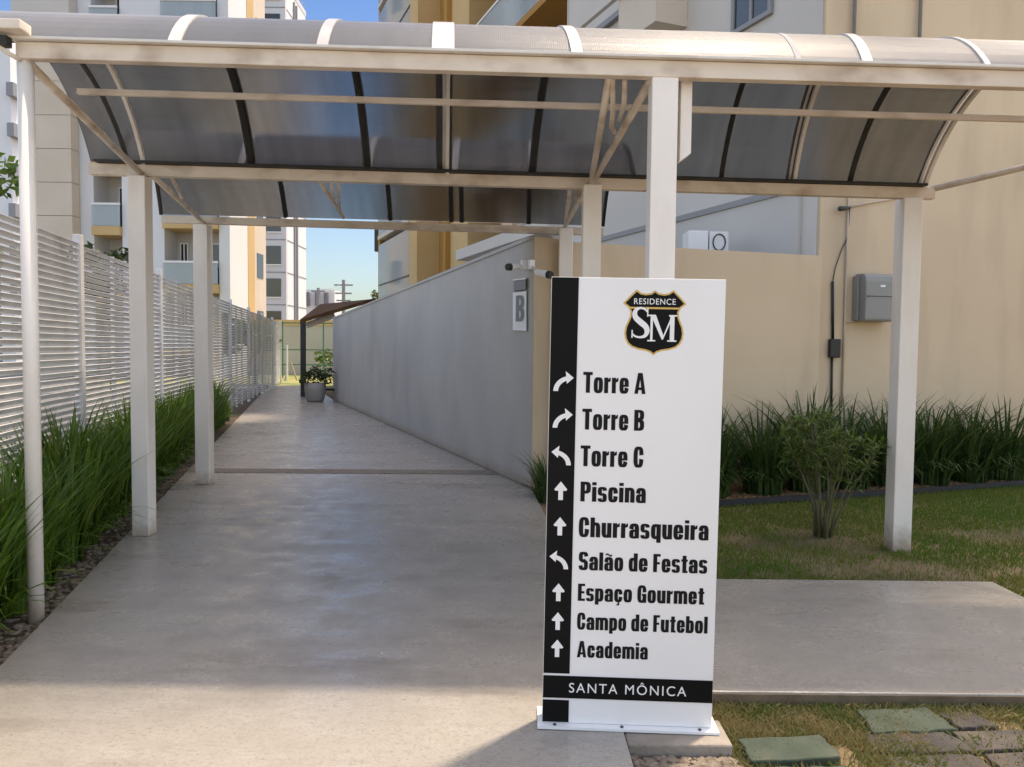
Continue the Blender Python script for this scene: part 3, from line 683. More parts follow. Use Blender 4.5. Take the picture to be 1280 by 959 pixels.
stone([(1262,968),(1390,962),(1330,938),(1228,941)],'grey paver in the bottom right corner',M['stone_gray'],gB,h=.022)
stone([(1200,909),(1250,907),(1215,889),(1172,891)],'dark small paver touching the walkway side',M['stone_gray'],gB,h=.022)
ft=MB().box((.655,2.955,-.062),(.40,.20,.115)).build('sign_footing',M['concrete_raw'],bevel=.008)
tag(ft,'rough concrete block under the right half of the sign','footing')

# ------------------------------------------------------------------ meter box, conduits, cameras, plate
def onfront(px,py,off=0):         # point of the tower's front wall seen at that bearing
    d_=ray(px,py); o_=Vector((0,0,CAMZ)); t=((F0+fn*off)-o_).dot(fn)/d_.dot(fn); return o_+d_*t
TF=lambda p: (p-F0).dot(fd)
p0=onfront(1064,402); p1=onfront(1107,344)
t0,t1,z0,z1=TF(p0),TF(p1),p0.z,p1.z
mbx=empty('meter_box',Q((t0+t1)/2,0,z0),'grey plastic meter box with rounded top on the beige wall','meter box')
prof=[(0,0),(.19,0),(.205,.02),(.205,.46),(.19,.52),(.15,.555),(0,.56)]
def qprof(prof,t0,t1,z0,hs):
    mb=MB(); n=len(prof)
    for t in (t0,t1):
        for o_,z in prof: mb.v.append(tuple(Q(t,o_,z0+z*hs)))
    for i in range(n):
        j=(i+1)%n; mb.f.append((i,j,n+j,n+i))
    mb.f.append(tuple(range(n))); mb.f.append(tuple(n+i for i in reversed(range(n)))); return mb
hs=(z1-z0)/.56
qprof([(o_+.012,z) for o_,z in prof],t0+.03,t1,z0,hs).build('cover',M['plastic_gray'],mbx,bevel=.012)
MB().hexa([Q(t0-.0,.10,z0+.01),Q(t0+.028,.10,z0+.01),Q(t0+.028,.004,z0+.01),Q(t0,.004,z0+.01),Q(t0,.10,z1-.03),Q(t0+.028,.10,z1-.03),Q(t0+.028,.004,z1-.03),Q(t0,.004,z1-.03)]).build('back_box',M['plastic_gray'],mbx,bevel=.005)
zs=z0+.51*(z1-z0)
MB().hexa([Q(t0+.05,.222,zs),Q(t1-.01,.222,zs),Q(t1-.01,.217,zs),Q(t0+.05,.217,zs),Q(t0+.05,.222,zs+.008),Q(t1-.01,.222,zs+.008),Q(t1-.01,.217,zs+.008),Q(t0+.05,.217,zs+.008)]).build('seam',M['dark_metal'],mbx)
for t in (t0+.06,t1-.02): MB().lathe(Q(t,.222,zs-.005),[(.0085,0),(.0085,.015)],8).build('screw',M['dark_metal'],mbx)
MB().hexa([Q((t0+t1)/2,.220,z0+.71*(z1-z0)),Q((t0+t1)/2+.06,.220,z0+.71*(z1-z0)),Q((t0+t1)/2+.06,.216,z0+.71*(z1-z0)),Q((t0+t1)/2,.216,z0+.71*(z1-z0)),Q((t0+t1)/2,.220,z0+.75*(z1-z0)),Q((t0+t1)/2+.06,.220,z0+.75*(z1-z0)),Q((t0+t1)/2+.06,.216,z0+.75*(z1-z0)),Q((t0+t1)/2,.216,z0+.75*(z1-z0))]).build('badge',M['plastic_white'],mbx)

cd=empty('black_conduit',onfront(1040,500),'black conduit with a junction box running down the beige wall','conduit')
MB().tube([onfront(1041,352,.02),onfront(1041,424,.02)],.016,10).build('conduit_tube',M['cable_black'],cd,smooth=True)
MB().tube([onfront(1040,447,.02),onfront(1039,520,.02)],.014,10).build('conduit_tube',M['cable_black'],cd,smooth=True)
a_=onfront(1034,447); b_=onfront(1048,424); ta,tb_=TF(a_),TF(b_)
MB().hexa([Q(ta,.06,a_.z),Q(tb_,.06,a_.z),Q(tb_,.004,a_.z),Q(ta,.004,a_.z),Q(ta,.06,b_.z),Q(tb_,.06,b_.z),Q(tb_,.004,b_.z),Q(ta,.004,b_.z)]).build('junction_box',M['cable_black'],cd,bevel=.012)
MB().tube([onfront(1041,352,.02),onfront(1044,335,.02),onfront(1052,312,.02),onfront(1058,300,.02),onfront(1061,280,.025),onfront(1062,262,.03)],.006,6).build('cable',M['cable_black'],cd,smooth=True)
pv=empty('wall_conduit',onfront(1055,500),'thin cream pipe up the beige wall beside the meter box','pipe')
MB().tube([onfront(1052,510,.02),onfront(1056,400,.02),onfront(1059,300,.02),onfront(1061,245,.02)],.013,8).build('riser',M['pvc_cream'],pv,smooth=True)
MB().tube([onfront(1061,259,.02),onfront(1085,254,.02),onfront(1125,247,.02)],.012,8).build('branch',M['pvc_cream'],pv,smooth=True)
MB().tube([onfront(1057,402,.02),onfront(1072,402,.02)],.012,8).build('branch',M['pvc_cream'],pv,smooth=True)
sp_=empty('wall_spotlight',onfront(1056,260),'tiny grey spotlight at the top of the cream pipe','spotlight')
MB().tube([onfront(1062,260,.04),onfront(1050,261,.12)],[.02,.03],12).build('lamp_head',M['dark_metal'],sp_,smooth=True)
MB().tube([onfront(1063,261,.0),onfront(1062,260,.05)],.008,8).build('bracket',M['dark_metal'],sp_)

def wallp(px,py,off=0):           # point of the grey wall's path face
    n_=-nr; o_=Vector((0,0,CAMZ)); d_=ray(px,py); A=Vector((.21,8.14,0))+n_*off; t=(A-o_).dot(n_)/d_.dot(n_); return o_+d_*t
def camera(name,base,tip,mount,lab):
    r=empty(name,base,lab,'camera','security cameras on the wall corner')
    b_,t_=Vector(base),Vector(tip); ax=(t_-b_).normalized()
    MB().tube([b_+ax*.02,b_+ax*.035,t_-ax*.05,t_-ax*.045],[.02,.034,.036,.039],14).build('body',M['plastic_white'],r,smooth=False)
    MB().tube([t_-ax*.045,t_],[.040,.037],14).build('lens_hood',M['cable_black'],r)
    MB().tube([mount,b_+ax*.05+Vector((0,0,-.03)),b_+ax*.06],.012,8).build('arm',M['plastic_white'],r,smooth=True)
    MB().box(mount,(.06,.06,.10),math.atan2(nr.y,nr.x)).build('mount_box',M['plastic_white'],r,bevel=.008)
m1=wallp(655,331,.055); camera('security_camera',wallp(650,333,.10),wallp(634,334,.27),m1,'white bullet camera pointing left along the grey wall')
m2=at(664,331,8.00); camera('security_camera',at(668,340,7.9),at(689,344,7.72),m2,'white bullet camera pointing right beside the corner of the sign')

# plate with the block letter
pl=empty('block_plate',wallp(650,412,.01),'small white plate with the letter B on the grey wall','plate')
def wq(q,off0,off1):
    A=[wallp(*p,off0) for p in q]; Bt=[wallp(*p,off1) for p in q]
    return MB().hexa([A[0],A[1],A[2],A[3],Bt[0],Bt[1],Bt[2],Bt[3]])
wq([(641,413),(658,414),(658,364),(641,366)],.004,.022).build('plate',M['plastic_white'],pl,bevel=.003)
o=wq([(642,364),(657,362),(657,349),(642,351)],.004,.035).build('lamp_box',M['plate_gray'],pl,bevel=.004)
wq([(641,351),(657.5,349),(657.5,347.5),(641,349.5)],.004,.045).build('lamp_hood',M['plastic_white'],pl)

# ------------------------------------------------------------------ lettering
class Pen:
    """flat letters in a local x/z plane, raised off the face; every overlapping stroke a hair higher"""
    def __init__(s): s.mb=MB(); s.k=0
    def poly(s,pts):
        s.k+=1; y=-(s.k%7)*.00012
        s.mb.poly([(p[0],y,p[1]) for p in pts])
    def rect(s,x0,y0,x1,y1): s.poly([(x0,y0),(x1,y0),(x1,y1),(x0,y1)])
    def ring(s,cx,cy,hw,hh,tx,ty,a0=0,a1=360,n=3.2,N=40,sx=0,ox=0,oy=0,S=1):
        s.k+=1; y=-(s.k%7)*.00012
        def se(a,w_,h_):
            c,q=math.cos(R(a)),math.sin(R(a)); e=2/n
            return (cx+w_*math.copysign(abs(c)**e,c),cy+h_*math.copysign(abs(q)**e,q))
        pr=None
        for i in range(N+1):
            a=a0+(a1-a0)*i/N; o_=se(a,hw,hh); i_=se(a,max(hw-tx,.001),max(hh-ty,.001))
            if pr: s.mb.poly([(pr[0][0],y,pr[0][1]),(o_[0],y,o_[1]),(i_[0],y,i_[1]),(pr[1][0],y,pr[1][1])])
            pr=(o_,i_)
TX,TY,XH=.19,.15,.745
def glyph(ch):
    g=Pen(); W=.44; h=XH/2
    base={'ã':'a','ç':'c','Ô':'O'}.get(ch,ch)
    c=base
    if c=='T': g.rect(.135,0,.135+TX,1); g.rect(0,.85,W,1)
    elif c in 'oe':
        if c=='o': g.ring(.215,h,.215,h+.01,TX,TY)
        else: g.ring(.215,h,.215,h+.01,TX,TY,0,350); g.rect(.12,.32,.43,.42)
        W=.43
    elif c=='c': g.ring(.21,h,.21,h+.01,TX,TY,5,355); W=.42
    elif c=='r': g.rect(0,0,TX,XH); g.poly([(TX-.01,.52),(.30,.57),(.30,XH+.01),(TX+.05,XH-.02),(TX-.01,.64)]); W=.30
    elif c=='n': g.rect(0,0,TX,XH); g.ring(.215,h,.215,h+.01,TX,TY,0,140); g.rect(.43-TX,0,.43,h+.01); W=.43
    elif c=='h': g.rect(0,0,TX,1); g.ring(.215,h,.215,h+.01,TX,TY,0,140); g.rect(.43-TX,0,.43,h+.01); W=.43
    elif c=='u': g.rect(0,h,TX,XH); g.ring(.215,h,.215,h+.01,TX,TY,180,320); g.rect(.43-TX,0,.43,XH); W=.43
    elif c=='m':
        g.rect(0,0,TX,XH)
        for q in (0,.255): g.ring(q+.215,h,.215,h+.01,TX,TY,0,140); g.rect(q+.43-TX,0,q+.43,h+.01)
        W=.685
    elif c=='a':
        g.rect(.43-TX,0,.43,h+.05); g.ring(.215,h,.215,h+.01,TX,TY,0,172); g.ring(.21,.215,.21,.225,TX,.115,60,300); W=.43
        g.rect(.15,.345,.3,.44); g.rect(.15,-.005,.26,.10)
    elif c=='i': g.rect(0,0,TX,XH); g.rect(0,.83,TX,.985); W=TX
    elif c=='l': g.rect(0,0,TX,1); W=TX
    elif c=='d': g.ring(.215,h,.215,h+.01,TX,TY); g.rect(.43-TX,0,.43,1); W=.43
    elif c=='b': g.ring(.215,h,.215,h+.01,TX,TY); g.rect(0,0,TX,1); W=.43
    elif c=='p': g.ring(.215,h,.215,h+.01,TX,TY); g.rect(0,-.19,TX,XH); W=.43
    elif c=='q': g.ring(.215,h,.215,h+.01,TX,TY); g.rect(.43-TX,-.19,.43,XH); W=.43
    elif c=='t': g.rect(.06,.06,.06+TX,.95); g.rect(0,.62,.31,XH); g.rect(.06,0,.31,.125); W=.31
    elif c=='s':
        W=.40; q=.2; hh=XH/4+.035
        g.ring(q,XH-hh+.01,q,hh,TX-.01,.12,4,262); g.ring(q,hh-.01,q,hh,TX-.01,.12,82,-176)
        g.poly([(.06,.36),(.16,.30),(.34,.385),(.26,.46)])
    elif c=='S':
        W=.45; q=.225; hh=.285
        g.ring(q,1-hh+.01,q,hh,TX,TY,2,255); g.ring(q,hh-.01,q,hh,TX,TY,75,-178)
        g.poly([(.05,.56),(.16,.40),(.40,.44),(.30,.62)])
    elif c=='C': g.ring(.225,.5,.225,.51,TX,TY,5,355); W=.45; 
    elif c=='G':
        g.ring(.23,.5,.23,.51,TX,TY,6,354); W=.46; g.rect(.23,.40,.46,.52); g.rect(.46-TX+.02,0,.46,.5)
    elif c=='A':
        W=.52; g.poly([(0,0),(.17,0),(.30,1),(.155,1)]); g.poly([(.52,0),(.35,0),(.22,1),(.365,1)]); g.rect(.13,.18,.39,.31)
    elif c=='B':
        W=.46; g.rect(0,0,TX,1); g.ring(.18,.745,.27,.255,TX,.125,-90,90); g.ring(.18,.275,.28,.275,TX,.135,-90,90)
        g.rect(TX-.01,.865,.185,1); g.rect(TX-.01,0,.185,.135); g.rect(TX-.01,.43,.2,.55)
    elif c=='P':
        W=.45; g.rect(0,0,TX,1); g.ring(.18,.70,.27,.30,TX,.14,-90,90); g.rect(TX-.01,.86,.185,1); g.rect(TX-.01,.40,.185,.54)
    elif c=='E': W=.36; g.rect(0,0,TX,1); g.rect(TX-.01,.86,W,1); g.rect(TX-.01,.44,W-.03,.57); g.rect(TX-.01,0,W,.14)
    elif c=='F': W=.35; g.rect(0,0,TX,1); g.rect(TX-.01,.86,W,1); g.rect(TX-.01,.43,W-.03,.56)
    elif c==' ': W=.17
    if ch=='ã':
        ps=[]
        for i in range(13):
            t=i/12; ps.append((.06+.31*t,.87+.045*math.sin(t*2*math.pi)))
        for i in range(12): g.poly([(ps[i][0],ps[i][1]-.045),(ps[i+1][0]+.002,ps[i+1][1]-.045),(ps[i+1][0]+.002,ps[i+1][1]+.045),(ps[i][0],ps[i][1]+.045)])
    if ch=='ç': g.poly([(.17,.0),(.25,.0),(.28,-.11),(.25,-.2),(.12,-.2),(.12,-.13),(.2,-.12)])
    return g.mb,W
def text_mb(txt,cap,width,sp=.058):
    parts=[]; x=0
    for ch in txt:
        mb,W=glyph(ch); parts.append((mb,x)); x+=W+(sp if ch!=' ' else .04)
    x-=sp; sx=width/x
    words=[(w_,MB()) for w_ in txt.split(' ')]; k=0
    for (mb,x0),ch in zip(parts,txt):
        if ch==' ': k+=1; continue
        out=words[k][1]; b=len(out.v); out.v+=[((v[0]+x0)*sx,v[1],v[2]*cap) for v in mb.v]; out.f+=[tuple(b+i for i in f) for f in mb.f]
    return words
def shift(mb,dx,dy,dz):
    mb.v=[(v[0]+dx,v[1]+dy,v[2]+dz) for v in mb.v]; return mb
def face_cam(mb,root,name,m,label=None):
    # all lettering faces look along local -Y
    me=bpy.data.meshes.new(name); me.from_pydata(mb.v,[],mb.f)
    bm_=bmesh.new(); bm_.from_mesh(me)
    for f in bm_.faces:
        f.normal_update()
        if f.normal.y>0: f.normal_flip()
    bm_.to_mesh(me); bm_.free(); me.materials.append(m)
    o=bpy.data.objects.new(name,me); COL.objects.link(o); o.parent=root
    if label: o['label']=label
    return o
def bfont(txt,cap,width,root,name,m,loc,space=1.0,off=0.0,label=None):
    cu=bpy.data.curves.new(name,'FONT'); cu.body=txt; cu.size=1; cu.space_character=space; cu.offset=off; cu.align_x='CENTER'
    t=bpy.data.objects.new('tmp',cu); COL.objects.link(t); bpy.context.view_layer.update()
    me=bpy.data.meshes.new_from_object(t.evaluated_get(bpy.context.evaluated_depsgraph_get())); bpy.data.objects.remove(t)
    xs=[v.co.x for v in me.vertices]; cx=(min(xs)+max(xs))/2; sx=width/(max(xs)-min(xs)); sz=cap/.729
    out=MB(); out.v=[((v.co.x-cx)*sx+loc[0],loc[1],v.co.y*sz+loc[2]) for v in me.vertices]; out.f=[tuple(p.vertices) for p in me.polygons]
    bpy.data.meshes.remove(me)
    return face_cam(out,root,name,m,label)

# ------------------------------------------------------------------ wayfinding sign
SW,SH,ST=.668,1.758,.075
sg=empty('wayfinding_sign',(.466,2.97,.012),'tall white and black directional sign with arrows and place names','sign')
sg.rotation_euler=(0,R(.55),R(-2.0))
def sbox(name,x0,x1,z0,z1,y0,y1,m,bev=0,lab=None):
    mb=MB().hexa([(x0,y0,z0),(x1,y0,z0),(x1,y1,z0),(x0,y1,z0),(x0,y0,z1),(x1,y0,z1),(x1,y1,z1),(x0,y1,z1)])
    o=mb.build(name,M[m]); o.parent=sg
    if bev:
        k=o.modifiers.new('bevel','BEVEL'); k.width=bev; k.segments=2
    if lab: o['label']=lab
    return o
# pixel layout of the sign face, in fractions of its width/height
HW=SW/2
sbox('body',-HW,HW,0,SH,0,ST,'sign_white',.002)
def sx(px,py):      # photo column/row on the face -> local x,z
    tl,tr,bl,br=(687,345),(911,351),(677,913),(889,911)
    v=(py-348)/(912-348)
    xl=tl[0]+(bl[0]-tl[0])*v; xr=tr[0]+(br[0]-tr[0])*v
    u=(px-xl)/(xr-xl)
    z=(912-py+ (u-.5)*2*(-1.5)*0)/(912-348)
    # mild perspective down the face
    return -HW+u*SW, z*SH
def pxh(h,py): return h/(912-348)*SH
xs_,_=sx(719,349); STRIP=-HW+.105
FY=-.0025
sbox('black_band',-HW+.0015,STRIP,.322*.62,SH-.0015,FY,-.0004,'sign_black')
sbox('black_foot',-HW+.0015,STRIP,.0035,.092,FY,-.0004,'sign_black')
sbox('name_band',-HW+.0015,HW-.0015,.101,.190,FY-.0006,-.0004,'sign_black')
rows=[('Torre A',478,728,808,26),('Torre B',524,727,806,26),('Torre C',570,725,805,26),('Piscina',615,725,808,25),('Churrasqueira',660,723,887,25),('Salão de Festas',703,723,885,23),('Espaço Gourmet',743,722,881,22),('Campo de Futebol',780,721,885,21.5),('Academia',816,721,810,21)]
for txt,py,x0,x1,hh in rows:
    xa,zc=sx(x0,py); xb,_=sx(x1,py); cap=pxh(hh,py)
    for word,mb in text_mb(txt,cap,xb-xa):
        shift(mb,xa,-.0012,zc-cap*.5); face_cam(mb,sg,'lettering',M['letter_black'],'black lettering reading '+word)
def arrow(kind):
    p=Pen()
    if kind=='up': p.rect(-.0105,-.044,.0105,.012); p.poly([(-.029,.004),(.029,.004),(.0,.040)]); p.poly([(-.029,.004),(-.024,-.002),(.024,-.002),(.029,.004)])
    else:
        pr=None; N=14
        for i in range(N+1):
            a=R(180-78*i/N); cx,cy=.032,-.040
            o_=(cx+.074*math.cos(a),cy+.066*math.sin(a)); i_=(cx+.053*math.cos(a),cy+.047*math.sin(a))
            if pr: p.poly([pr[0],o_,i_,pr[1]])
            pr=(o_,i_)
        p.poly([(.010,.046),(.045,.018),(.016,-.008)])
        if kind=='left': p.mb.v=[(-v[0],v[1],v[2]) for v in p.mb.v]
    return p.mb
for k,py in (('right',478),('right',524),('left',571),('up',614),('up',659),('left',703),('up',743),('up',780),('up',815)):
    _,z=sx(700,py); mb=arrow(k); s_=.90-.0002*(py-478)
    mb.v=[(v[0]*s_,v[1],v[2]*s_) for v in mb.v]; shift(mb,(-HW+STRIP)/2+.001,FY-.0012,z)
    face_cam(mb,sg,'arrow',M['letter_white'],'white arrow pointing '+k)
bfont('SANTA MÔNICA',pxh(13,863),.46,sg,'lettering',M['letter_white'],(.0,FY-.0016,.1455-pxh(6.5,863)),1.22,.0,'white lettering on the black name band')
# shield emblem
ecx,ecz=sx(819,401)
def shield(sc):
    half=[(.0,.398),(.05,.362),(.115,.352),(.175,.362),(.235,.405),(.305,.335),(.405,.228),(.335,.175),(.308,.12),(.312,.06),(.335,.0),(.365,-.07),(.378,-.15),(.368,-.225),(.335,-.29),(.28,-.335),(.2,-.362),(.1,-.378),(.045,-.398),(.0,-.435)]
    pts=half+[(-x,y) for x,y in reversed(half[1:-1])]
    return [(x*sc,y*sc) for x,y in pts]
E=.30
def flat(pts,y): 
    mb=MB(); c=len(pts); mb.v=[(p[0]+ecx,y,p[1]+ecz) for p in pts]; 
    bm_=None; mb.f=[tuple(range(c))]; return mb
def inset(pts,d):
    pts=[Vector(p) for p in pts]; pts=[p for i,p in enumerate(pts) if (p-pts[i-1]).length>1e-5]
    n=len(pts); out=[]
    for i in range(n):
        p0,p,p1=Vector(pts[i-1]),Vector(pts[i]),Vector(pts[(i+1)%n])
        n1=Vector(((p-p0).y,-(p-p0).x)).normalized(); n2=Vector(((p1-p).y,-(p1-p).x)).normalized(); b=(n1+n2).normalized(); k=max(.45,b.dot(n1))
        q=p+b*(d/k); out.append((q.x,q.y))
    return out
def tri(mb):
    bm_=bmesh.new(); vs_=[bm_.verts.new(v) for v in mb.v]; f=bm_.faces.new(vs_); f.normal_update(); bmesh.ops.triangulate(bm_,faces=[f]); out=MB(); bm_.verts.index_update()
    out.v=[tuple(v.co) for v in bm_.verts]; out.f=[tuple(v.index for v in f.verts) for f in bm_.faces]; bm_.free(); return out
sh=shield(E)
em=face_cam(tri(flat(sh,-.0010)),sg,'emblem',M['gold'],'black shield emblem with a gold outline')
face_cam(tri(flat(inset(sh,.0062),-.0018)),em,'shield_face',M['sign_black'])
mb=Pen(); mb.rect(-.318*E,.158*E,.318*E,.182*E); shift(mb.mb,ecx,-.0026,ecz); face_cam(mb.mb,em,'divider',M['gold'])
bfont('RESIDENCE',pxh(7.5,376),.53*E,em,'lettering',M['letter_white'],(ecx+.0,-.0027,ecz+.218*E),1.12,.003)
# serif monogram
p=Pen()
def stroke(pts):        # (x,y,half width) centre line of varying weight
    L=[]
    for i,(x,y,h_) in enumerate(pts):
        a_=Vector(pts[max(i-1,0)][:2]); b_=Vector(pts[min(i+1,len(pts)-1)][:2]); d_=(b_-a_).normalized(); h_*=.74; L.append(((x-d_.y*h_,y+d_.x*h_),(x+d_.y*h_,y-d_.x*h_)))
    p.k+=1; yy=-(p.k%7)*.00012
    for i in range(len(L)-1): p.mb.poly([(q[0],yy,q[1]) for q in (L[i][0],L[i+1][0],L[i+1][1],L[i][1])])
Sp=[(.19,.315,.012),(.165,.345,.016),(.115,.362,.018),(.06,.345,.028),(.035,.295,.04),(.05,.24,.046),(.11,.185,.05),(.175,.13,.048),(.195,.07,.042),(.17,.015,.03),(.11,-.005,.018),(.05,.005,.016),(.015,.035,.012)]
# resample smooth (Catmull-Rom)
def cr(P,n=5):
    out=[]
    for i in range(len(P)-1):
        p0,p1,p2,p3=P[max(i-1,0)],P[i],P[i+1],P[min(i+2,len(P)-1)]
        for k in range(n):
            t=k/n; out.append(tuple(.5*(2*b+(c-a)*t+(2*a-5*b+4*c-d)*t*t+(3*b-a-3*c+d)*t**3) for a,b,c,d in zip(p0,p1,p2,p3)))
    return out+[P[-1]]
stroke(cr(Sp)); p.rect(.19,.255,.205,.365); p.rect(.0,-.015,.016,.085)
mo=.215
p.rect(mo+.02,-.05,mo+.05,.27); p.rect(mo-.015,-.055,mo+.085,-.037); p.rect(mo-.01,.262,mo+.085,.28)
p.poly([(mo+.02,.28),(mo+.085,.28),(mo+.185,.02),(mo+.165,-.03)]); p.poly([(mo+.165,-.03),(mo+.182,-.03),(mo+.31,.28),(mo+.285,.28)])
p.rect(mo+.265,-.05,mo+.32,.27); p.rect(mo+.235,-.055,mo+.35,-.037); p.rect(mo+.25,.262,mo+.35,.28)
mb=p.mb; kx=E*1.02; mb.v=[((v[0]-.283)*kx+ecx,v[1]-.0027,(v[2]-.245)*kx+ecz+.015) for v in mb.v]
face_cam(mb,em,'monogram',M['letter_white'])
# base plate
bp_=MB().hexa([(-HW-.018,-.035,-.011),(HW+.024,-.035,-.011),(HW+.024,ST+.06,-.011),(-HW-.018,ST+.06,-.011),(-HW-.018,-.035,-.001),(HW+.024,-.035,-.001),(HW+.024,ST+.06,-.001),(-HW-.018,ST+.06,-.001)]).build('base_plate',M['frame_white']); bp_.parent=sg
for x in (-HW+.05,-.02,HW-.05):
    o=MB().lathe((x,-.018,-.001),[(.007,0),(.007,.004),(.003,.006)],8).build('bolt',M['dark_metal']); o.parent=sg
# letter B on the block plate
mb,W=glyph('B')
b0=wallp(644.5,402,.026); ux=(wallp(655,402,.026)-b0); 
mb2=MB(); mb2.v=[tuple(b0+ux*(v[0]/W)+Vector((0,0,v[2]*.285))-nr*(-v[1])) for v in mb.v]; mb2.f=mb.f
mb2.build('lettering',M['plate_gray'],pl)

# ------------------------------------------------------------------ air conditioner on the beige wall
ac=empty('air_conditioner',at(878,311,10.2),'white outdoor air conditioner unit behind the top of the beige wall','air conditioner')
c=at(869,303,10.2); MB().box((c.x,c.y,c.z-.1),(.26,.34,.46),.0).build('case',M['plastic_white'],ac,bevel=.01)
c=at(895,303,10.2); MB().box((c.x,c.y,c.z-.1),(.25,.3,.44),.0).build('frame',M['frame_white'],ac,bevel=.01)
MB().tube([Vector((c.x+.08*math.cos(a),c.y-.16,c.z+.105*math.sin(a)-.02)) for a in [2*math.pi*k/16 for k in range(17)]],.008,6).build('fan_ring',M['cable_black'],ac)

# ------------------------------------------------------------------ left apartment block
lb=empty('apartment_block',at(190,431,37),'pale blue white apartment block with stacked balconies behind the fence','building')
YA=37.0
XA=lambda px: (px-640)/960*YA
def ab(name,px0,px1,z0,z1,y0,y1,m,parent=lb):
    x0,x1=XA(px0),XA(px1)
    return MB().hexa([(x0,y0,z0),(x1,y0,z0),(x1,y1,z0),(x0,y1,z0),(x0,y0,z1),(x1,y0,z1),(x1,y1,z1),(x0,y1,z1)]).build(name,M[m],parent)
TA=26
ab('pier',93,120,-.1,TA,YA,YA+5,'bluewhite_render'); ab('pier',155,207,-.1,TA,YA,YA+5,'bluewhite_render'); ab('pier',275,288,-.1,TA,YA,YA+5,'bluewhite_render')
ab('recess_wall',120,155,-.1,TA,YA+1.4,YA+5,'pale_render'); ab('recess_wall',207,275,-.1,TA,YA+1.4,YA+5,'pale_render')
def aw(px0,px1,z0,z1,y,m='pane',parent=lb):
    x0,x1=XA(px0),XA(px1); f=MB(); t=.07
    for (a_,b_,c_,d_) in ((x0,x1,z0,z0+t),(x0,x1,z1-t,z1),(x0,x0+t,z0+t,z1-t),(x1-t,x1,z0+t,z1-t),((x0+x1)/2-t/2,(x0+x1)/2+t/2,z0+t,z1-t)):
        f.hexa([(a_,y-.06,c_),(b_,y-.06,c_),(b_,y,c_),(a_,y,c_),(a_,y-.06,d_),(b_,y-.06,d_),(b_,y,d_),(a_,y,d_)])
    w_=f.build('window',M['frame_white'],parent)
    MB().hexa([(x0+t,y-.03,z0+t),(x1-t,y-.03,z0+t),(x1-t,y-.01,z0+t),(x0+t,y-.01,z0+t),(x0+t,y-.03,z1-t),(x1-t,y-.03,z1-t),(x1-t,y-.01,z1-t),(x0+t,y-.01,z1-t)]).build('pane',M[m],w_)
for (p0,p1,zr0,n,wins) in ((120,155,8.05-3.05,7,((133,151),)),(207,275,5.35-3.05,8,((211,222),(229,246),(252,273)))):
    for f_ in range(n):
        zr=zr0+3.05*f_
        if zr<0: continue
        ab('balcony_slab',p0+.3,p1-.3,zr-1.42,zr-1.0,YA-.25,YA+1.4,'ochre_light'); ab('balcony_rail',p0+.3,p1-.3,zr,zr+.10,YA-.25,YA-.15,'frame_white')
        ab('balcony_glass',p0+.3,p1-.3,zr-.98,zr,YA-.21,YA-.19,'balcony_glass')
        for i,(a_,b_) in enumerate(wins): aw(a_,b_,zr-.98,zr+1.15,YA+1.39,'pane_dark' if i%2==0 else 'pane')
# sunlit right flank
def flank(name,x,y0,y1,z0,z1,m,parent=lb,th=.3):
    return MB().hexa([(x-th,y0,z0),(x,y0,z0),(x,y1,z0),(x-th,y1,z0),(x-th,y0,z1),(x,y0,z1),(x,y1,z1),(x-th,y1,z1)]).build(name,M[m],parent)
FXA=XA(288)+.004
flank('flank_wall',FXA,37.001,39.5,-.1,TA,'bluewhite_render'); flank('flank_band',FXA+.02,39.5,40.5,-.1,TA,'ochre_light'); flank('flank_wall',FXA,40.5,42.4,-.1,TA,'cream_panel')
for f_ in range(8):
    z=2+3.05*f_; flank('flank_window',FXA+.02,40.9,41.9,z,z+1.3,'pane')
ab('roof',93,288,TA,TA+.3,YA,YA+5,'bluewhite_render')
# cream slab block, nearer
cb=empty('cream_block',at(60,431,36.3),'cream panelled end block left of the balconies, above the slat fence','building')
YC=36.3
def cbx(name,px0,px1,z0,z1,y0,y1,m):
    x0,x1=(px0-640)/960*YC,(px1-640)/960*YC
    z0,z1=1.5+(z0-1.5)*1.21,1.5+(z1-1.5)*1.21
    return MB().hexa([(x0,y0,z0),(x1,y0,z0),(x1,y1,z0),(x0,y1,z0),(x0,y0,z1),(x1,y0,z1),(x1,y1,z1),(x0,y1,z1)]).build(name,M[m],cb)
for f_ in range(11): 
    z0=.18 if f_==0 else 1.28*f_+.02
    cbx('wall_panel',29,93,z0,1.28*(f_+1),YC,YC+.66,'cream_panel')
cbx('upper_wall',22,93,14.1,15.0,YC,YC+.66,'pale_render'); cbx('window',27,88,15.0,17.2,YC+.4,YC+.5,'ochre_light'); cbx('lintel',22,93,17.2,18,YC,YC+.66,'pale_render'); cbx('side_pier',22,26.5,15,17.2,YC,YC+.66,'pale_render')
cbx('parapet',30,88,14.9,15.35,YC-.05,YC+.1,'frame_white')
# pale building far left with little balconies
fl_=empty('pale_building',at(15,431,60),'pale blue building with tiny balconies at the far left edge','building')
YD=60.0
def fb(name,px0,px1,z0,z1,y0,y1,m):
    x0,x1=(px0-640)/960*YD,(px1-640)/960*YD
    return MB().hexa([(x0,y0,z0),(x1,y0,z0),(x1,y1,z0),(x0,y1,z0),(x0,y0,z1),(x1,y0,z1),(x1,y1,z1),(x0,y1,z1)]).build(name,M[m],fl_)
fb('wall',3,20,-.1,25,YD,YD+6,'bluewhite_render'); fb('dark_strip',-8,3,-.1,25,YD,YD+6,'wire_gray')
for k in range(7): fb('balcony',19.5,28,2+3.05*k,3.0+3.05*k,YD-.5,YD+1,'wire_gray')
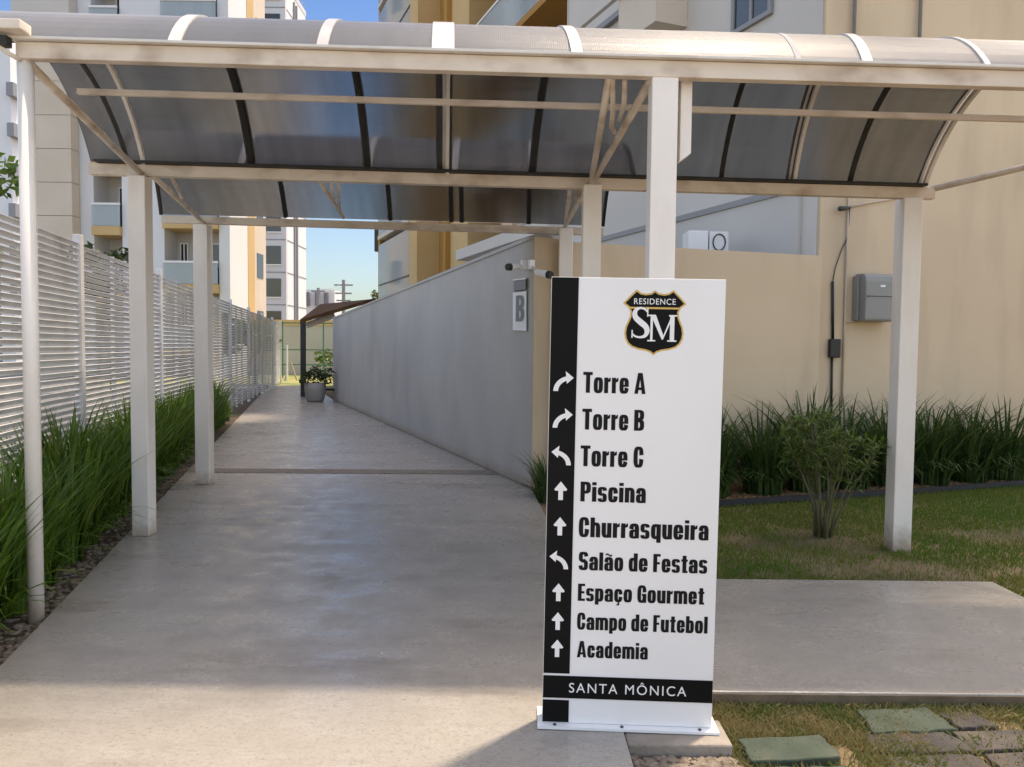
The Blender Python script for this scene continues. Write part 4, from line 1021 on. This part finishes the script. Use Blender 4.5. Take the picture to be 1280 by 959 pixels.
# building further back with square windows
gb=empty('square_window_block',at(345,431,72),'apartment building with small square windows, grey shaded front and white sunlit side','building')
YB=72.0
def gbx(name,px0,px1,z0,z1,y0,y1,m,par=gb):
    x0,x1=(px0-640)/960*YB,(px1-640)/960*YB
    return MB().hexa([(x0,y0,z0),(x1,y0,z0),(x1,y1,z0),(x0,y1,z0),(x0,y0,z1),(x1,y0,z1),(x1,y1,z1),(x0,y1,z1)]).build(name,M[m],par)
M['shaded_wall']=mat('shaded_wall',(.62,.62,.63),(.58,.58,.59),.3,.8)  # front painted greyer for its shade than the sunlit side
gbx('front_wall',329,358,-.1,34.5,YB,YB+.4,'shaded_wall')
GX=(358-640)/960*72+.004; flank('side_wall',GX,72.402,78.9,-.1,34.5,'bluewhite_render',gb,.4)
flank('drain_pipe',GX+.15,74.5,74.75,-.1,34,'wire_gray',gb,.15)
flank('drain_pipe',GX+.15,75.3,75.55,-.1,34,'wire_gray',gb,.15)
for k in range(11):
    z=3.0+3.02*k
    f=gbx('window',332,351.5,z-.05,z+1.65,YB-.06,YB-.002,'pane_dark')
    gbx('sill',331,352.5,z-.16,z-.06,YB-.12,YB-.001,'frame_white',f)
    gbx('floor_line',329,358,z+2.2,z+2.28,YB-.04,YB-.001,'wire_gray')
gbx('roof_cap',328,358.5,34.5,35,YB-.2,YB+7,'shaded_wall')
for k in range(11): flank('floor_line',GX+.03,72.41,78.9,5.2+3.02*k,5.28+3.02*k,'wire_gray',gb,.02)
# ------------------------------------------------------------------ far end of the path
ew=empty('end_wall',at(375,470,40),'pale concrete wall with orange coping across the end of the path','wall')
def eb(name,px0,px1,z0,z1,y0,y1,m,Y=40.0,par=ew):
    x0,x1=(px0-640)/960*Y,(px1-640)/960*Y
    return MB().hexa([(x0,y0,z0),(x1,y0,z0),(x1,y1,z0),(x0,y1,z0),(x0,y0,z1),(x1,y0,z1),(x1,y1,z1),(x0,y1,z1)]).build(name,M[m],par)
eb('wall',200,520,-.1,2.5,40,40.25,'far_concrete'); eb('coping',200,520,2.5,2.8,39.95,40.3,'ochre_light')
sf=empty('sports_fence',at(380,470,36),'thin green sports fence at the end of the path','fence')
for px in (353,381,404,430): eb('post',px-.7,px+.7,-.1,2.6,36,36.06,'green_post',36.0,sf)
for z in (.55,1.25,2.5): eb('rail',330,450,z,z+.05,36.02,36.05,'green_post',36.0,sf)
sw=empty('swing_frame',at(362,480,33),'small wooden swing frame on the sunlit grass beyond the path','swing')
eb('white_pole',357.4,359.2,-.07,1.5,33,33.07,'frame_white',33.0,sw)
q=at(363,452,33.5); MB().tube([at(354,482,33.4),q],.035,6).build('leg',M['pvc_cream'],sw); MB().tube([at(373,481,33.6),q],.035,6).build('leg',M['pvc_cream'],sw)
eg=MB().poly([(-16,29,-.06),(2,29,-.06),(2,39.9,-.06),(-16,39.9,-.06)]); M['far_grass']=mat('far_grass',(.10,.15,.03),(.30,.26,.10),.8,.9); struct(eg.build('far_lawn',M['far_grass']))

kr=empty('kiosk_roof',(-6,22,0),'small brown lean-to roof on a dark post at the end of the grey wall','shelter')
A=[at(375,404,21.6),at(458,380,21.6),at(470,377,26.5),at(400,384,26.5)]
MB().hexa([A[0],A[1],A[2],A[3],*[p+Vector((0,0,.10)) for p in A]]).build('roof',M['brown_wood'],kr)
MB().bar(at(383,407,22.0),at(418,394,22.0),.08,.16).build('beam',M['cream_panel'],kr)
p_=gnd(386,494); MB().box((p_.x,22.4,1.1),(.13,.13,2.2)).build('post',M['dark_metal'],kr)
p_=gnd(394,502)
pt=empty('plant_pot',(p_.x,p_.y,0),'round grey pot of dark leafy plants beside the wall end','plant pot')
MB().lathe((p_.x,p_.y,0),[(.20,0),(.235,.05),(.275,.3),(.285,.5),(.26,.5),(.25,.44)],24).build('pot',M['pot'],pt,smooth=True)
def leafball(cs,n,sz,m,name,parent,seed=1,flat_=.8):
    rnd=random.Random(seed); mb=MB()
    for (c,r) in cs:
        for i in range(int(n*r*r)):
            v=Vector((rnd.gauss(0,1),rnd.gauss(0,1),rnd.gauss(0,1))).normalized()*r*rnd.uniform(.35,1.08)**.6; v.z*=flat_
            q=Vector(c)+v; a=Vector((rnd.gauss(0,1),rnd.gauss(0,1),rnd.gauss(0,.6))).normalized(); b_=a.cross(Vector((rnd.gauss(0,1),rnd.gauss(0,1),rnd.gauss(0,1)))).normalized(); s=sz*rnd.uniform(.6,1.3)
            mb.poly([q-a*s,q+b_*s*.42,q+a*s,q-b_*s*.42])
    return mb.build(name,m,parent,recalc=False)
leafball([((p_.x+random.uniform(-.33,.4),p_.y+random.uniform(-.2,.2),.55+random.uniform(.0,.28)),.17) for i in range(9)],2300,.055,M['pot_leaf'],'leaves',pt,3)
tag(MB().box((p_.x+.42,p_.y+.6,.3),(.5,.4,.06)).build('bench_seat',M['dark_metal']),'dark bench end glimpsed behind the plant pot','bench')

# utility poles and dark mast
def upole(px,Y,top,w_,arms,lab):
    r=empty('utility_pole',at(px,431,Y),lab,'utility pole'); b_=at(px,431,Y); t_=at(px,top,Y)
    MB().tube([(b_.x,Y,0),(b_.x,Y,t_.z)],[w_*1.3,w_],8).build('mast',M['wire_gray'],r)
    for dz,L_ in arms: MB().bar((b_.x-L_,Y,t_.z-dz),(b_.x+L_,Y,t_.z-dz),.14,.14).build('crossarm',M['wire_gray'],r)
upole(429.5,75,350,.16,((.5,.9),(1.3,.8),(2.0,.7)),'grey utility pole with crossarms above the kiosk roof')
upole(398,68,360,.14,((.3,.6),),'slimmer utility pole left of the crossarm pole')
for i,(a_,b_) in enumerate((((429,354,75),(398,362,68)),((429,358,75),(398,366,68)))):
    p0,p1=at(*a_),at(*b_); MB_=MB().tube([p0,(p0+p1)/2-Vector((0,0,.25)),p1],.025,5).build('overhead_wire',M['wire_gray']); tag(MB_,('upper','lower')[i]+' overhead wire strung between the two utility poles','wire')
ms=empty('dark_mast',at(478,431,33),'dark brown pole with a box beside the end of the ochre tower','pole')
b_=at(477,431,33); t_=at(477,270,33)
MB().box((b_.x,33,t_.z/2),(.2,.2,t_.z)).build('mast',M['brown_wood'],ms); c=at(474,300,33); MB().box((c.x,32.95,c.z),(.34,.3,1.0)).build('box',M['dark_metal'],ms)
c=at(473,370,33); leafball([((c.x,c.y,c.z),.35)],900,.1,M['far_leaf'],'creeper',ms,4)
hw=empty('white_house',at(394,431,85),'small white building with roof units beyond the path end','house')
eb('wall',377,418,-.1,7.6,85,90,'bluewhite_render',85.0,hw); 
for px in (385,397,408): eb('roof_unit',px-2.4,px+2.4,5.8,7.3,84.6,84.95,'plate_gray',85.0,hw)

# ------------------------------------------------------------------ planting behind the fence
def tree(x,y,h,cr_,label,seed,m='tree_leaf',n=900,sz=.09,name='tree'):
    r=empty(name,(x,y,0),label,'tree'); rnd=random.Random(seed)
    tk=MB(); tk.tube([(x,y,-.1),(x+.05,y,h*.4),(x-.03,y+.05,h*.75),(x,y,h*.95)],[.09,.07,.05,.02],8)
    cs=[]
    for i in range(12):
        a=rnd.uniform(0,6.28); rr=cr_*rnd.uniform(.3,.95); z=h*rnd.uniform(.7,1.02); c=(x+rr*math.cos(a),y+rr*math.sin(a),z); cs.append((c,cr_*rnd.uniform(.28,.5)))
        tk.tube([(x,y,h*rnd.uniform(.4,.7)),((x+c[0])/2,(y+c[1])/2,z-.2),c],[.03,.022,.008],6)
    tk.build('trunk',M['stem'],r,smooth=True); leafball(cs,n,sz,M[m],'crown',r,seed)
q=at(-4,246,9.5); tree(q.x-.75,9.5,3.55,.75,'bright green tree top showing above the left end of the fence',11)
for i,(px,Y,h,lab) in enumerate(((140,24,4.3,'dark hedge tree under the lower left balcony'),(275,24,2.1,'yellowish bush showing through the far fence panels'),(318,30,2.2,'light green bush behind the far end of the fence'))):
    q=at(px,431,Y); tree(q.x,Y,h,.9 if i else .9,lab,20+i,'far_leaf' if i else 'pot_leaf',500,.14)
gn=at(400,452,37); leafball([((gn.x,38.5,gn.z+.1),.7),((gn.x+.8,38.6,gn.z),.5)],260,.16,M['far_leaf'],'far_bush',None,31); tag(bpy.data.objects['far_bush'],'yellow green bush in front of the end wall','bush')
